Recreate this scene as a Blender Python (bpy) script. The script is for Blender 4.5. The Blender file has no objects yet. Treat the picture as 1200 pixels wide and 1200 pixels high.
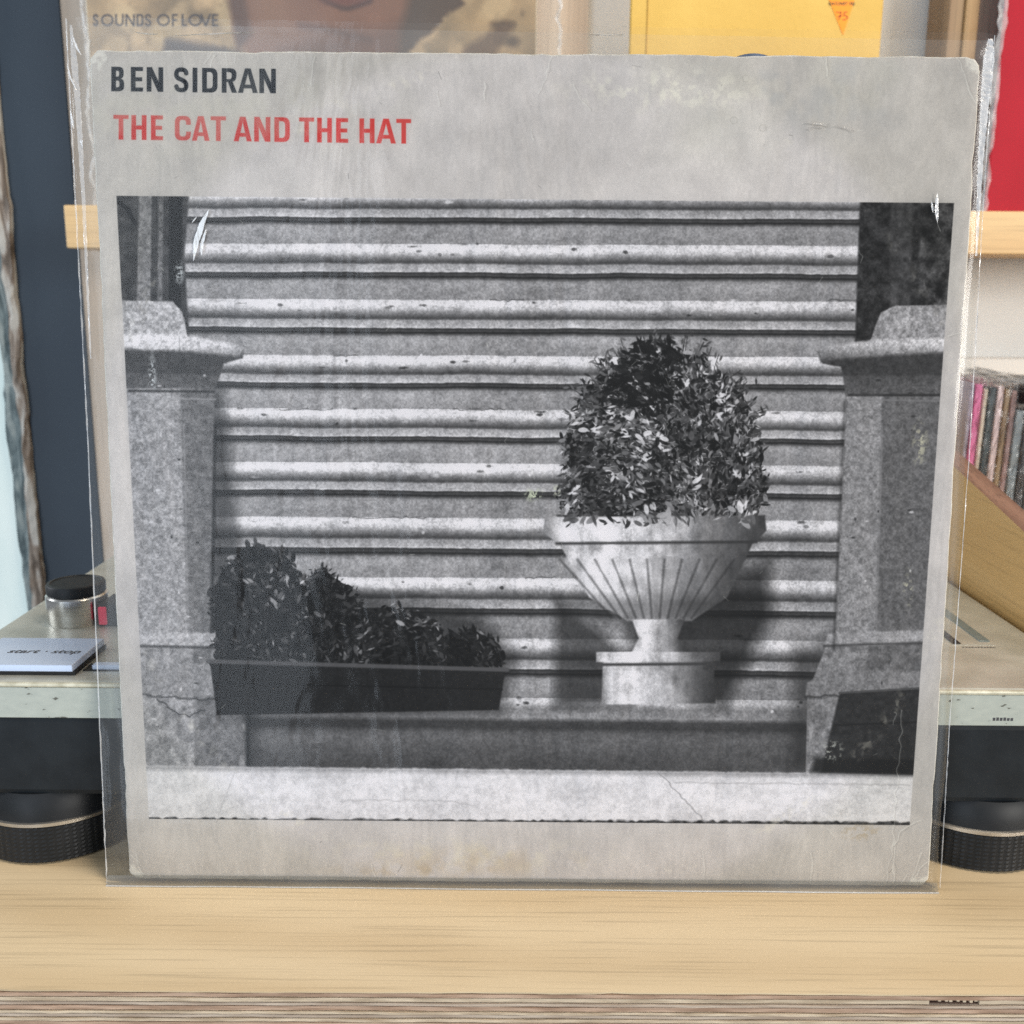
import bpy, bmesh, math, random
import numpy as np
from mathutils import Vector, Matrix

# ------------------------------------------------------------------ camera, world, lights, exposure
S = bpy.context.scene
COL = S.collection
RC = np.array([[0.9999645983757822, 0.004951173851129246, 0.0068034991096198255],
               [0.007686453754777388, -0.2085211891465497, -0.9779876442963872],
               [-0.0034235104551215284, 0.9780053167311535, -0.2085518640613604]])
CP = np.array([-0.005585118379091076, -0.3666324982688416, 0.2298762000192966])
cd = bpy.data.cameras.new("camera")
cam = bpy.data.objects.new("camera", cd); COL.objects.link(cam)
m = Matrix.Identity(4)
for i in range(3):
    m[i][0] = RC[0][i]; m[i][1] = -RC[1][i]; m[i][2] = -RC[2][i]; m[i][3] = CP[i]
cam.matrix_world = m
cd.sensor_width = 36; cd.lens = 36; cd.clip_start = 0.01; cd.clip_end = 100
cd.dof.use_dof = True; cd.dof.focus_distance = 0.385; cd.dof.aperture_fstop = 17
S.camera = cam

W = bpy.data.worlds.new("World"); S.world = W; W.use_nodes = True
W.node_tree.nodes["Background"].inputs[0].default_value = (0.86, 0.92, 1.0, 1)
W.node_tree.nodes["Background"].inputs[1].default_value = 0.26

def area(name, loc, target, size, power, color, sy=None):
    l = bpy.data.lights.new(name, 'AREA'); l.energy = power; l.color = color
    l.size = size
    if sy: l.shape = 'RECTANGLE'; l.size_y = sy
    o = bpy.data.objects.new(name, l); COL.objects.link(o); o.location = loc
    o.rotation_euler = (Vector(target) - Vector(loc)).to_track_quat('-Z', 'Y').to_euler()
    return o
area("window_light", (-1.0, -1.9, 0.20), (-0.1, -1.0, 0.2), 1.35, 31, (0.76, 0.87, 1.0), 3.2)
area("shop_window_light", (2.3, -2.3, 0.8), (0, 0.0, 0.1), 1.5, 80, (1.0, 0.96, 0.90), 1.2)
area("side_fill_light", (-1.9, 0.16, 0.75), (0.2, 0.14, 0.1), 0.8, 17, (0.90, 0.95, 1.0), 1.2)  # added fill to brighten the bin's side panel, kept out of reflections
area("ceiling_lamp", (0.5, -0.35, 1.7), (0.1, -0.05, 0.0), 0.5, 15, (1.0, 0.86, 0.68))
S.view_settings.view_transform = 'Standard'; S.view_settings.look = 'None'
S.view_settings.exposure = 0.12; S.view_settings.gamma = 1.0

# ------------------------------------------------------------------ projection helpers (used to author flat prints)
def proj(P):
    q = (P - CP) @ RC.T
    return 1200 * q[..., 0] / q[..., 2] + 600, 1200 * q[..., 1] / q[..., 2] + 600
def at(u, v, x=None, y=None, z=None, n=None, d=0.0):
    r = RC.T @ np.array([(u - 600) / 1200, (v - 600) / 1200, 1.0])
    if n is not None:
        n = np.array(n); return CP + r * ((d - CP @ n) / (r @ n))
    i, val = (0, x) if x is not None else (1, y) if y is not None else (2, z)
    return CP + r * (val - CP[i]) / r[i]

# ------------------------------------------------------------------ object helpers
def link(name, me, mat=None, parent=None):
    o = bpy.data.objects.new(name, me); COL.objects.link(o)
    if mat is not None:
        pass
        for k in (mat if isinstance(mat, (list, tuple)) else [mat]): me.materials.append(k)
    if parent is not None: o.parent = parent
    return o
def tag(o, label=None, cat=None, group=None, kind=None):
    if label: o['label'] = label
    if cat: o['category'] = cat
    if group: o['group'] = group
    if kind: o['kind'] = kind
    return o
def thing(name, loc, label, cat, group=None):
    o = bpy.data.objects.new(name, None); COL.objects.link(o); o.location = loc
    o.empty_display_size = 0.02
    bpy.context.view_layer.update()
    return tag(o, label, cat, group)
def bm_obj(name, bm, mat, parent=None, smooth=False, off=(0, 0, 0)):
    me = bpy.data.meshes.new(name)
    if parent is not None: bmesh.ops.translate(bm, vec=-Vector(parent.location), verts=bm.verts)
    bm.normal_update()
    bm.to_mesh(me); bm.free()
    for p in me.polygons: p.use_smooth = smooth
    if smooth: me.set_sharp_from_angle(angle=math.radians(32))
    return link(name, me, mat, parent)
def box(bm, x0, x1, y0, y1, z0, z1, bev=0.0, seg=1):
    r = bmesh.ops.create_cube(bm, size=1)
    for v in r['verts']:
        v.co = Vector(((x0 + x1) / 2 + v.co.x * (x1 - x0), (y0 + y1) / 2 + v.co.y * (y1 - y0), (z0 + z1) / 2 + v.co.z * (z1 - z0)))
    if bev > 0:
        es = list({e for v in r['verts'] for e in v.link_edges})
        bmesh.ops.bevel(bm, geom=es, offset=bev, segments=seg, affect='EDGES', profile=0.5)
def boxo(name, c, mat, parent=None, bev=0.0, seg=1):
    bm = bmesh.new(); box(bm, *c, bev=bev, seg=seg); return bm_obj(name, bm, mat, parent)
def lathe(bm, cx, cy, prof, n=64, fn=None):
    rings = []
    for (r, z) in prof:
        ring = []
        for i in range(n):
            a = 2 * math.pi * i / n
            rr = r if fn is None else fn(r, z, i)
            ring.append(bm.verts.new((cx + rr * math.cos(a), cy + rr * math.sin(a), z)))
        rings.append(ring)
    for a, b in zip(rings, rings[1:]):
        for i in range(n):
            bm.faces.new((a[i], a[(i + 1) % n], b[(i + 1) % n], b[i]))
    bm.faces.new(rings[0][::-1]); bm.faces.new(rings[-1])

# ------------------------------------------------------------------ materials
def new_mat(name):
    m = bpy.data.materials.new(name); m.use_nodes = True
    return m, m.node_tree, m.node_tree.nodes["Principled BSDF"]
def N(nt, t, **kw):
    n = nt.nodes.new(t)
    for k, v in kw.items():
        if k in n.inputs: n.inputs[k].default_value = v
        else: setattr(n, k, v)
    return n
def coords(nt, scale=(1, 1, 1), kind='Object', rot=(0, 0, 0)):
    tc = nt.nodes.new('ShaderNodeTexCoord'); mp = nt.nodes.new('ShaderNodeMapping')
    mp.inputs['Scale'].default_value = scale; mp.inputs['Rotation'].default_value = rot
    nt.links.new(tc.outputs[kind], mp.inputs[0]); return mp.outputs[0]
def ramp(nt, stops):
    r = nt.nodes.new('ShaderNodeValToRGB'); e = r.color_ramp.elements
    while len(e) < len(stops): e.new(0.5)
    for k, (p, c) in zip(e, stops): k.position = p; k.color = (*c, 1)
    return r
def noisy(name, c1, c2, scale=30, rough=0.5, metal=0.0, bump=0.0, stretch=(1, 1, 1), detail=6, rr=0.0, bscale=None, spec=0.5, lo=0.35, hi=0.65, coat=0):
    m, nt, b = new_mat(name)
    v = coords(nt, stretch)
    n = N(nt, 'ShaderNodeTexNoise', Scale=scale, Detail=detail); nt.links.new(v, n.inputs['Vector'])
    r = ramp(nt, [(lo, c1), (hi, c2)]); nt.links.new(n.outputs[0], r.inputs[0]); nt.links.new(r.outputs[0], b.inputs['Base Color'])
    b.inputs['Metallic'].default_value = metal; b.inputs['Roughness'].default_value = rough
    b.inputs['Specular IOR Level'].default_value = spec; b.inputs['Coat Weight'].default_value = coat
    if rr:
        mr = N(nt, 'ShaderNodeMapRange'); mr.inputs['To Min'].default_value = rough - rr; mr.inputs['To Max'].default_value = rough + rr
        nt.links.new(n.outputs[0], mr.inputs[0]); nt.links.new(mr.outputs[0], b.inputs['Roughness'])
    if bump:
        n2 = N(nt, 'ShaderNodeTexNoise', Scale=bscale or scale * 4, Detail=4); nt.links.new(v, n2.inputs['Vector'])
        bp = N(nt, 'ShaderNodeBump', Strength=bump, Distance=0.001); nt.links.new(n2.outputs[0], bp.inputs['Height'])
        nt.links.new(bp.outputs[0], b.inputs['Normal'])
    return m
def wood(name, light, dark, axis='x', rough=0.45, fine=0.35, scale=1.0, bands=(0.3, 0.7), along=1.1, tilt=0.0):
    """birch: long soft figure plus fine pores, both running along the grain"""
    m, nt, b = new_mat(name)
    st = {'x': (along, 9, 9), 'y': (9, along, 9), 'z': (9, 9, along)}[axis]
    st = tuple(s * scale for s in st); FX = 14 if scale < 3.5 else 90
    v = coords(nt, st, rot=(0, 0, tilt))
    wob = N(nt, 'ShaderNodeTexNoise', Scale=1.6, Detail=3); nt.links.new(v, wob.inputs['Vector'])
    add = N(nt, 'ShaderNodeMixRGB', blend_type='ADD'); add.inputs[0].default_value = 0.9
    nt.links.new(v, add.inputs[1]); nt.links.new(wob.outputs['Color'], add.inputs[2])
    fig = N(nt, 'ShaderNodeTexNoise', Scale=2.4, Detail=7, Roughness=0.6); nt.links.new(add.outputs[0], fig.inputs['Vector'])
    wv = N(nt, 'ShaderNodeTexWave', Scale=1.3, Distortion=7.0, Detail=3, bands_direction={'x': 'Y', 'y': 'X', 'z': 'X'}[axis]); wv.inputs['Detail Scale'].default_value = .8; nt.links.new(v, wv.inputs['Vector'])
    mw = N(nt, 'ShaderNodeMixRGB'); mw.inputs[0].default_value = .38; nt.links.new(fig.outputs[0], mw.inputs[1]); nt.links.new(wv.outputs['Fac'], mw.inputs[2])
    r = ramp(nt, [(bands[0], dark), (bands[1], light)]); nt.links.new(mw.outputs[0], r.inputs[0])
    sf = {'x': (FX, 700, 700), 'y': (700, 14, 700), 'z': (700, 700, 14)}[axis]
    vf = coords(nt, sf)
    fn = N(nt, 'ShaderNodeTexNoise', Scale=1.0, Detail=3); nt.links.new(vf, fn.inputs['Vector'])
    fr = ramp(nt, [(0.33, (1 - fine * 0.6,) * 3), (0.47, (1, 1, 1))]); nt.links.new(fn.outputs[0], fr.inputs[0])
    mu = N(nt, 'ShaderNodeMixRGB', blend_type='MULTIPLY'); mu.inputs[0].default_value = 1
    nt.links.new(r.outputs[0], mu.inputs[1]); nt.links.new(fr.outputs[0], mu.inputs[2])
    nt.links.new(mu.outputs[0], b.inputs['Base Color'])
    b.inputs['Roughness'].default_value = rough
    bp = N(nt, 'ShaderNodeBump', Strength=0.04, Distance=0.0003); nt.links.new(fn.outputs[0], bp.inputs['Height']); nt.links.new(bp.outputs[0], b.inputs['Normal'])
    return m

# ------------------------------------------------------------------ flat prints drawn as numpy rasters
rng = np.random.RandomState(7)
LAT = rng.rand(256, 256).astype(np.float32)
def vn(x, y, s, seed=0, sy=None):
    x = x / s + seed * 13.37; y = y / (sy or s) + seed * 7.91
    xi = np.floor(x).astype(np.int32); yi = np.floor(y).astype(np.int32)
    fx = (x - xi).astype(np.float32); fy = (y - yi).astype(np.float32); fx = fx * fx * (3 - 2 * fx); fy = fy * fy * (3 - 2 * fy)
    a = LAT[yi & 255, xi & 255]; b = LAT[yi & 255, (xi + 1) & 255]; c = LAT[(yi + 1) & 255, xi & 255]; d = LAT[(yi + 1) & 255, (xi + 1) & 255]
    return (a + (b - a) * fx) * (1 - fy) + (c + (d - c) * fx) * fy
def fbm(x, y, s, seed=0, o=3, sy=None):
    r = 0; w = 0; k = 1.0
    for i in range(o):
        r = r + vn(x, y, s / 2 ** i, seed + i, (sy / 2 ** i) if sy else None) * k; w += k; k *= 0.55
    return r / w
def sd_poly(x, y, P):
    P = np.array(P, float); n = len(P); d = np.full(x.shape, 1e9); ins = np.zeros(x.shape, bool)
    for i in range(n):
        a = P[i]; b = P[(i + 1) % n]; e = b - a; L = e @ e
        if L < 1e-12: continue
        t = np.clip(((x - a[0]) * e[0] + (y - a[1]) * e[1]) / L, 0, 1)
        d = np.minimum(d, (x - a[0] - t * e[0]) ** 2 + (y - a[1] - t * e[1]) ** 2)
        c = (a[1] > y) != (b[1] > y)
        if e[1] != 0: ins ^= c & (x < (b[0] - a[0]) * (y - a[1]) / e[1] + a[0])
    return np.where(ins, -1, 1) * np.sqrt(d)
def sd_line(x, y, P):
    P = np.array(P, float); d = np.full(x.shape, 1e9)
    for a, b in zip(P, P[1:]):
        e = b - a; L = max(e @ e, 1e-9); t = np.clip(((x - a[0]) * e[0] + (y - a[1]) * e[1]) / L, 0, 1)
        d = np.minimum(d, (x - a[0] - t * e[0]) ** 2 + (y - a[1] - t * e[1]) ** 2)
    return np.sqrt(d)
class Raster:
    """an RGB picture; U, V are layout coordinates of each texel"""
    def __init__(s, U, V, base):
        s.U, s.V = U.astype(np.float32), V.astype(np.float32); s.c = np.empty(U.shape + (3,), np.float32); s.c[:] = base
        s.cu = (s.U.min(0), s.U.max(0)); s.rv = (s.V.min(1), s.V.max(1))
    def sel(s, P, pad):
        P = np.array(P, float)
        x0, x1, y0, y1 = P[:, 0].min() - pad, P[:, 0].max() + pad, P[:, 1].min() - pad, P[:, 1].max() + pad
        ci = np.nonzero((s.cu[1] > x0) & (s.cu[0] < x1))[0]; ri = np.nonzero((s.rv[1] > y0) & (s.rv[0] < y1))[0]
        if not len(ci) or not len(ri): return (np.zeros(0, int), np.zeros(0, int))
        sl = np.s_[ri[0]:ri[-1] + 1, ci[0]:ci[-1] + 1]; u, v = s.U[sl], s.V[sl]
        a, b = np.nonzero((u > x0) & (u < x1) & (v > y0) & (v < y1))
        return (a + ri[0], b + ci[0])
    def put(s, i, a, col):
        if callable(col): col = col(s.U[i], s.V[i])
        col = np.asarray(col, np.float32)
        if col.ndim == 1 and col.shape[0] != 3 or (col.ndim == 1 and len(a) == len(col) and len(a) != 3): col = np.repeat(col[:, None], 3, 1)
        if col.ndim == 0: col = np.full(3, col)
        s.c[i] = s.c[i] * (1 - a[:, None]) + col * a[:, None]
    def poly(s, P, col, soft=0.7, wob=0, ws=6, al=1.0, seed=3):
        i = s.sel(P, soft * 2 + wob * 2 + 1); x, y = s.U[i], s.V[i]
        d = sd_poly(x, y, P)
        if wob: d = d + (fbm(x, y, ws, seed) - 0.5) * 2 * wob
        s.put(i, (np.clip(0.5 - d / (2 * soft), 0, 1) * al).astype(np.float32), col)
    def line(s, P, col, w=1.0, soft=0.5, al=1.0, wob=0, ws=6, seed=3):
        i = s.sel(P, w + soft * 2 + wob + 1); x, y = s.U[i], s.V[i]
        d = sd_line(x + (vn(x, y, ws, seed) - .5) * 2 * wob if wob else x, y + (vn(x, y, ws, seed + 5) - .5) * 2 * wob if wob else y, P) - w / 2
        s.put(i, (np.clip(0.5 - d / (2 * soft), 0, 1) * al).astype(np.float32), col)
    def ell(s, cx, cy, rx, ry, col, soft=1.0, wob=0, ws=6, al=1.0, rot=0, seed=3):
        R = max(rx, ry) + soft * 2 + wob * 2
        i = s.sel([(cx - R, cy - R), (cx + R, cy + R)], 0); x, y = s.U[i] - cx, s.V[i] - cy
        c, n = math.cos(rot), math.sin(rot); x, y = x * c + y * n, -x * n + y * c
        d = (np.sqrt((x / rx) ** 2 + (y / ry) ** 2) - 1) * min(rx, ry)
        if wob: d = d + (fbm(s.U[i], s.V[i], ws, seed) - 0.5) * 2 * wob
        s.put(i, (np.clip(0.5 - d / (2 * soft), 0, 1) * al).astype(np.float32), col)
def to_image(name, arr, noncolor=False):
    h, w = arr.shape[:2]
    im = bpy.data.images.new(name, w, h, alpha=False)
    if noncolor: im.colorspace_settings.name = 'Non-Color'
    px = np.ones((h, w, 4), np.float32); px[..., :3] = np.clip(arr if arr.ndim == 3 else arr[..., None], 0, 1)
    im.pixels.foreach_set(px[::-1].ravel()); im.update(); im.pack()
    return im
def arc(cx, cy, rx, ry, a0, a1, n=14, p=1.0):
    out = []
    for k in range(n + 1):
        a = math.radians(a0 + (a1 - a0) * k / n); c, s_ = math.cos(a), math.sin(a)
        out.append((cx + rx * math.copysign(abs(c) ** p, c), cy + ry * math.copysign(abs(s_) ** p, s_)))
    return out
# glyphs: lists of (outline, is_hole) in a box 0..w, 0..h (y down) with stem t and bar q
def glyph(ch, w, h, t, q):
    R = lambda x0, y0, x1, y1: [(x0, y0), (x1, y0), (x1, y1), (x0, y1)]
    p = 0.72
    if ch == 'E': return [(R(0, 0, t, h), 0), (R(0, 0, w, q), 0), (R(0, h / 2 - q / 2, w * .93, h / 2 + q / 2), 0), (R(0, h - q, w, h), 0)]
    if ch == 'F': return [(R(0, 0, t, h), 0), (R(0, 0, w, q), 0), (R(0, h / 2 - q / 2, w * .9, h / 2 + q / 2), 0)]
    if ch == 'L': return [(R(0, 0, t, h), 0), (R(0, h - q, w, h), 0)]
    if ch == 'H': return [(R(0, 0, t, h), 0), (R(w - t, 0, w, h), 0), (R(0, h / 2 - q / 2, w, h / 2 + q / 2), 0)]
    if ch == 'I': return [(R(0, 0, t, h), 0)]
    if ch == 'T': return [(R(0, 0, w, q), 0), (R(w / 2 - t / 2, 0, w / 2 + t / 2, h), 0)]
    if ch == 'N': return [(R(0, 0, t, h), 0), (R(w - t, 0, w, h), 0), ([(0, 0), (t * 1.12, 0), (w, h), (w - t * 1.12, h)], 0)]
    if ch == 'V': return [([(0, 0), (t * 1.05, 0), (w / 2, h * .8), (w - t * 1.05, 0), (w, 0), (w / 2 + t * .55, h), (w / 2 - t * .55, h)], 0)]
    if ch == 'A': return [([(0, h), (w / 2 - t * .6, 0), (w / 2 + t * .6, 0), (w, h), (w - t * 1.05, h), (w / 2, h * .2), (t * 1.05, h)], 0),
                          (R(w * .22, h * .66, w * .78, h * .66 + q * .95), 0)]
    if ch == 'D':
        o = [(0, 0)] + [(w * .5, 0)] + arc(w * .5, h * .32, w * .5, h * .32, -90, 0, p=p) + arc(w * .5, h * .68, w * .5, h * .32, 0, 90, p=p) + [(0, h)]
        i = [(t, q)] + arc(w * .45, q + h * .2, w * .55 - t, h * .2, -90, 0, p=p) + arc(w * .45, h - q - h * .2, w * .55 - t, h * .2, 0, 90, p=p) + [(t, h - q)]
        return [(o, 0), (i, 1)]
    if ch == 'B':
        m_ = h * .485
        o = [(0, 0)] + arc(w * .5, h * .25, w * .46, h * .25, -90, 62, p=p) + arc(w * .5, h * .735, w * .5, h * .265, -62, 90, p=p) + [(0, h)]
        i1 = [(t, q)] + arc(w * .48, (q + m_ - q / 2) / 2, w * .46 - t + w * .03, (m_ - q * 1.5) / 2, -90, 90, p=p) + [(t, m_ - q / 2)]
        i2 = [(t, m_ + q / 2)] + arc(w * .48, (m_ + q / 2 + h - q) / 2, w * .52 - t, (h - q * 1.5 - m_) / 2, -90, 90, p=p) + [(t, h - q)]
        return [(o, 0), (i1, 1), (i2, 1)]
    if ch == 'R':
        m_ = h * .53
        o = [(0, 0)] + arc(w * .5, h * .28, w * .48, h * .28, -90, 90, p=p) + [(0, h * .56)]
        i = [(t, q)] + arc(w * .48, (q + m_ - q / 2) / 2, w * .5 - t, (m_ - q * 1.5) / 2, -90, 90, p=p) + [(t, m_ - q / 2)]
        return [(o, 0), (i, 1), (R(0, 0, t, h), 0), ([(w * .38, h * .5), (w * .38 + t, h * .5), (w * 1.02, h), (w * 1.02 - t * 1.1, h)], 0)]
    if ch == 'C':
        o = arc(w / 2, h * .3, w / 2, h * .3, -180, 0, p=p) + [(w, h * .36), (w - t, h * .36)] + arc(w / 2, h * .32, w / 2 - t, h * .32 - q, 0, -180, p=p) + \
            arc(w / 2, h * .68, w / 2 - t, h * .32 - q, 180, 0, p=p) + [(w - t, h * .64), (w, h * .64)] + arc(w / 2, h * .7, w / 2, h * .3, 0, 180, p=p)
        return [(o, 0)]
    if ch == 'O':
        o = arc(w / 2, h / 2, w / 2, h / 2, 0, 360, 40); i = arc(w / 2, h / 2, w / 2 - t, h / 2 - q, 0, 360, 40); return [(o, 0), (i, 1)]
    if ch == 'U':
        o = [(0, 0), (t, 0)] + arc(w / 2, h - w / 2, w / 2 - t, w / 2 - q, 180, 0, 18) + [(w - t, 0), (w, 0)] + arc(w / 2, h - w / 2, w / 2, w / 2, 0, 180, 18); return [(o, 0)]
    return []
def S_line(w, h, t, q):
    x0, x1, y0, y1 = t / 2, w - t / 2, q / 2, h - q / 2; c = w / 2
    P = arc(c, h * .27, c - t / 2, h * .27 - q / 2, -8, -180, 14, .8) + arc(c, h * .27, c - t / 2, h * .2, 180, 125, 6, .9)
    P += [(w * .5, h * .49)] + arc(c, h * .73, c - t / 2, h * .2, -55, 0, 6, .9) + arc(c, h * .73, c - t / 2, h * .27 - q / 2, 0, 172, 14, .8)
    return P
def put_text(R, letters, top, hgt, t, q, col, slope=0.0, x0=0, soft=0.45):
    for ch, a, b in letters:
        w = b - a
        oy = lambda x: top + (x - x0) * slope
        T = lambda P: [(a + px, oy(a + px) + py) for px, py in P]
        if ch == 'S':
            R.line(T(S_line(w, hgt, t, q)), col, w=(t + q) / 2, soft=soft); continue
        pcs = glyph(ch, w, hgt, t, q)
        if not pcs: continue
        allp = T([(0, 0), (w, hgt)]); i = R.sel(allp, 2); x, y = R.U[i], R.V[i]
        d = np.full(x.shape, 1e9)
        for P, hole in pcs:
            s_ = sd_poly(x, y, T(P))
            d = np.maximum(d, -s_) if hole else np.minimum(d, s_)
        R.put(i, np.clip(0.5 - d / (2 * soft), 0, 1).astype(np.float32), col)

# ---- the record cover: plane leaning back 4 degrees, corners measured on it
LEAN = math.radians(4.0)
UP = np.array([0, math.sin(LEAN), math.cos(LEAN)]); NRM = np.array([0, -math.cos(LEAN), math.sin(LEAN)])
def on_sleeve(x, s, d=0.0): return np.array([x, 0, 0.0]) + s * UP + d * NRM
def pl(u, v):
    p = at(u, v, n=NRM, d=0.0); return p[0], p @ UP
QC = [pl(104, 58), pl(1150, 66), pl(1088, 1039), pl(151, 1030)]     # TL TR BR BL on the plane
def quad(a, b):   # a right 0..1, b up 0..1
    tl, tr, br, bl = [np.array(q) for q in QC]
    a = np.asarray(a)[..., None]; b = np.asarray(b)[..., None]
    return (bl * (1 - a) + br * a) * (1 - b) + (tl * (1 - a) + tr * a) * b
TS = 1700
ga, gb = np.meshgrid((np.arange(TS) + .5) / TS, 1 - (np.arange(TS) + .5) / TS)
xy = quad(ga, gb)
P3 = xy[..., :1] * np.array([1.0, 0, 0]) + xy[..., 1:] * UP
U, V = proj(P3)
board = np.array([0.80, 0.775, 0.757], np.float32)
R = Raster(U, V, board)
X, Y = R.U, R.V
g = lambda v: (lambda x, y: v * (1 + 0.0 * x))
# paper tone, foxing and stains
n1 = fbm(X, Y, 150, 1, 4); n2 = fbm(X, Y, 26, 2, 4); n3 = fbm(X, Y, 3.2, 4, 2, 9); fine = vn(X, Y, 1.6, 9)
R.c *= (1 + (n1 - .5) * 0.16 + (n2 - .5) * 0.10 + (n3 - .5) * .045 + (fine - .5) * .04)[..., None]
stain = np.clip((n1 - .52) * 4, 0, 1) * np.clip(1 - np.abs(Y - 110) / 130, 0, 1)
R.c *= 1 - stain[..., None] * np.array([.05, .045, .07], np.float32)
def blot(cx, cy, rx, ry, col, al, sc=14, seed=3, th=.5):
    i = R.sel([(cx - rx * 1.3, cy - ry * 1.3), (cx + rx * 1.3, cy + ry * 1.3)], 0); x, y = R.U[i], R.V[i]
    r = np.sqrt(((x - cx) / rx) ** 2 + ((y - cy) / ry) ** 2)
    a = np.clip(1.25 - r, 0, 1) * np.clip((fbm(x, y, sc, seed, 4) - th) * 6, 0, 1) * al
    R.put(i, a.astype(np.float32), col)
# ---- photograph printed on the cover (generic black and white steps)
PQ = [(136.5, 229.5), (1118, 238), (1066, 967), (174.5, 959.5)]
pic = Raster(U, V, (0, 0, 0))
base_s = [221, 285, 350, 415, 478, 541, 605, 675, 745, 815, 893]
yy = Y - (X - 300) * (0.0035 + (Y - 240) * 0.0000095)
idx = np.clip(np.searchsorted(base_s, yy) - 1, 0, len(base_s) - 2)
s0 = np.array(base_s, np.float32)[idx]; s1 = np.array(base_s, np.float32)[idx + 1]
s1 = np.where(idx == 9, s0 + 68, s1)
edge_j = (vn(X, s0 * 3.1, 60, 21, 9) - .5) * 1.6 + (vn(X, Y, 7, 22) - .5) * .7
t = (yy + edge_j - s0) / (s1 - s0)
tone = np.interp(t, [-.05, 0, .02, .10, .17, .24, .33, .35, .38, .48, .505, .53, .57, .60, .63, .67, .72, 1.0],
                 [.52, .62, .82, .87, .76, .54, .30, .34, .62, .70, .76, .22, .30, .15, .34, .57, .62, .57]).astype(np.float32)
low = np.clip((yy - 826) / 14, 0, 1); tone = np.where(idx == 9, np.interp(yy, [815, 820, 828, 838, 843, 850, 856, 862, 893], [.76, .8, .55, .6, .3, .26, .38, .42, .32]), tone)
nt_ = fbm(X, Y, 5, 31, 3); ng = vn(X, Y, 1.7, 33)
tone = tone * (1 + (fbm(X, Y, 120, 30, 3, 40) - .5) * .22 + (nt_ - .5) * .26 + (ng - .5) * .22)
tone = tone * (1 + (fbm(X, Y, 10, 35, 3, 75) - .5) * .14 - np.clip((fbm(X, Y, 26, 36, 3, 9) - .60) * 5, 0, 1) * .10)
tone = tone * np.interp(X, [230, 520, 1000], [1.0, 1.0, .93])
pic.c[:] = tone[..., None]
speck = lambda v, a=.26, s=4.5, b=.24: (lambda x, y: v * (1 + (fbm(x, y, s, 41, 3) - .5) * 2 * a + (vn(x, y, 1.7, 43) - .5) * b))
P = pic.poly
for k in range(130):   # chips and pits along the nosings
    sx = 240 + rng.rand() * 740; sy_ = base_s[rng.randint(10)] + rng.rand() * 20; q = rng.rand()
    pic.ell(sx, sy_, 1 + rng.rand() * 4, .8 + rng.rand() * 1.3, .9 if q < .45 else .14, .8, 1, 3, .3 + .5 * rng.rand())
for k in range(14):
    sx = 240 + rng.rand() * 740; sy_ = base_s[rng.randint(9)]; pic.line([(sx, sy_ + 2), (sx + 25 + rng.rand() * 70, sy_ + 1.6)], .2, 1.2, .7, .55, 1.5, 5)
# end walls behind the piers
P([(130, 225), (222, 225), (216, 300), (222, 400), (130, 400)], speck(.26, .5, 9), 1.5)
P([(163, 228), (178, 228), (176, 360), (160, 360)], speck(.50, .3), 1.2); P([(186, 228), (192, 228), (190, 360), (184, 360)], speck(.42, .4), 1.2)
P([(198, 228), (214, 228), (212, 360), (198, 360)], speck(.10, .6, 6), 1.5); pic.line([(136, 235), (150, 245), (158, 262)], .12, 5, 1)
P([(1008, 230), (1125, 230), (1118, 400), (1002, 400)], speck(.17, .9, 8, .5), 1.5)
P([(1044, 232), (1070, 232), (1066, 380), (1042, 380)], speck(.25, .5, 6), 2)
P([(1080, 232), (1120, 232), (1114, 380), (1074, 380)], speck(.22, 1.3, 12, .5), 2)
# shade of the piers on the steps
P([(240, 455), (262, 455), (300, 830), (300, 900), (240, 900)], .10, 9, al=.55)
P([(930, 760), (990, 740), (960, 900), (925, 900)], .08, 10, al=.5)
# left pier
def pier(cap, slab, slabd, neck, shaft, shaft2, base_, base2, foot, foot2, k):
    P(cap, speck(.66 * k, .3, 5), 1, .8); P(slabd, speck(.27 * k), 1.2, .8); P(slab, lambda x, y: speck(.80 * k, .2)(x, y) * np.interp(y, [392, 404, 412, 424], [1.05, 1, .8, .45]), 2.2, 1.0)
    P(neck, lambda x, y: speck(.36 * k)(x, y) * np.interp(y, [410, 425, 455], [.55, .8, 1.1]), 1.5); P(shaft, speck(.60 * k), 1); P(shaft2, speck(.45 * k), 1.4)
    P(foot, speck(.56 * k, .3, 7), 1); P(foot2, speck(.46 * k, .3, 7), 1.4); P(base_, speck(.66 * k, .2), 1.5); P(base2, speck(.55 * k, .2), 1.5)
pier([(138, 352), (202, 353), (214, 366), (220, 398), (138, 396)],
     [(140, 391), (218, 393), (270, 402), (286, 409), (280, 418), (220, 412), (140, 409)],
     [(140, 405), (286, 409), (284, 420), (262, 426), (252, 456), (140, 455)],
     [(148, 436), (256, 440), (248, 466), (148, 464)],
     [(148, 455), (215, 455), (222, 752), (162, 752)], [(211, 455), (251, 456), (247, 752), (220, 752)],
     [(160, 738), (252, 742), (256, 758), (160, 756)], [(162, 778), (256, 778), (290, 806), (290, 818), (162, 812)],
     [(160, 756), (240, 756), (250, 900), (168, 900)], [(226, 756), (262, 756), (290, 810), (289, 900), (228, 900)], 1.0)
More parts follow.
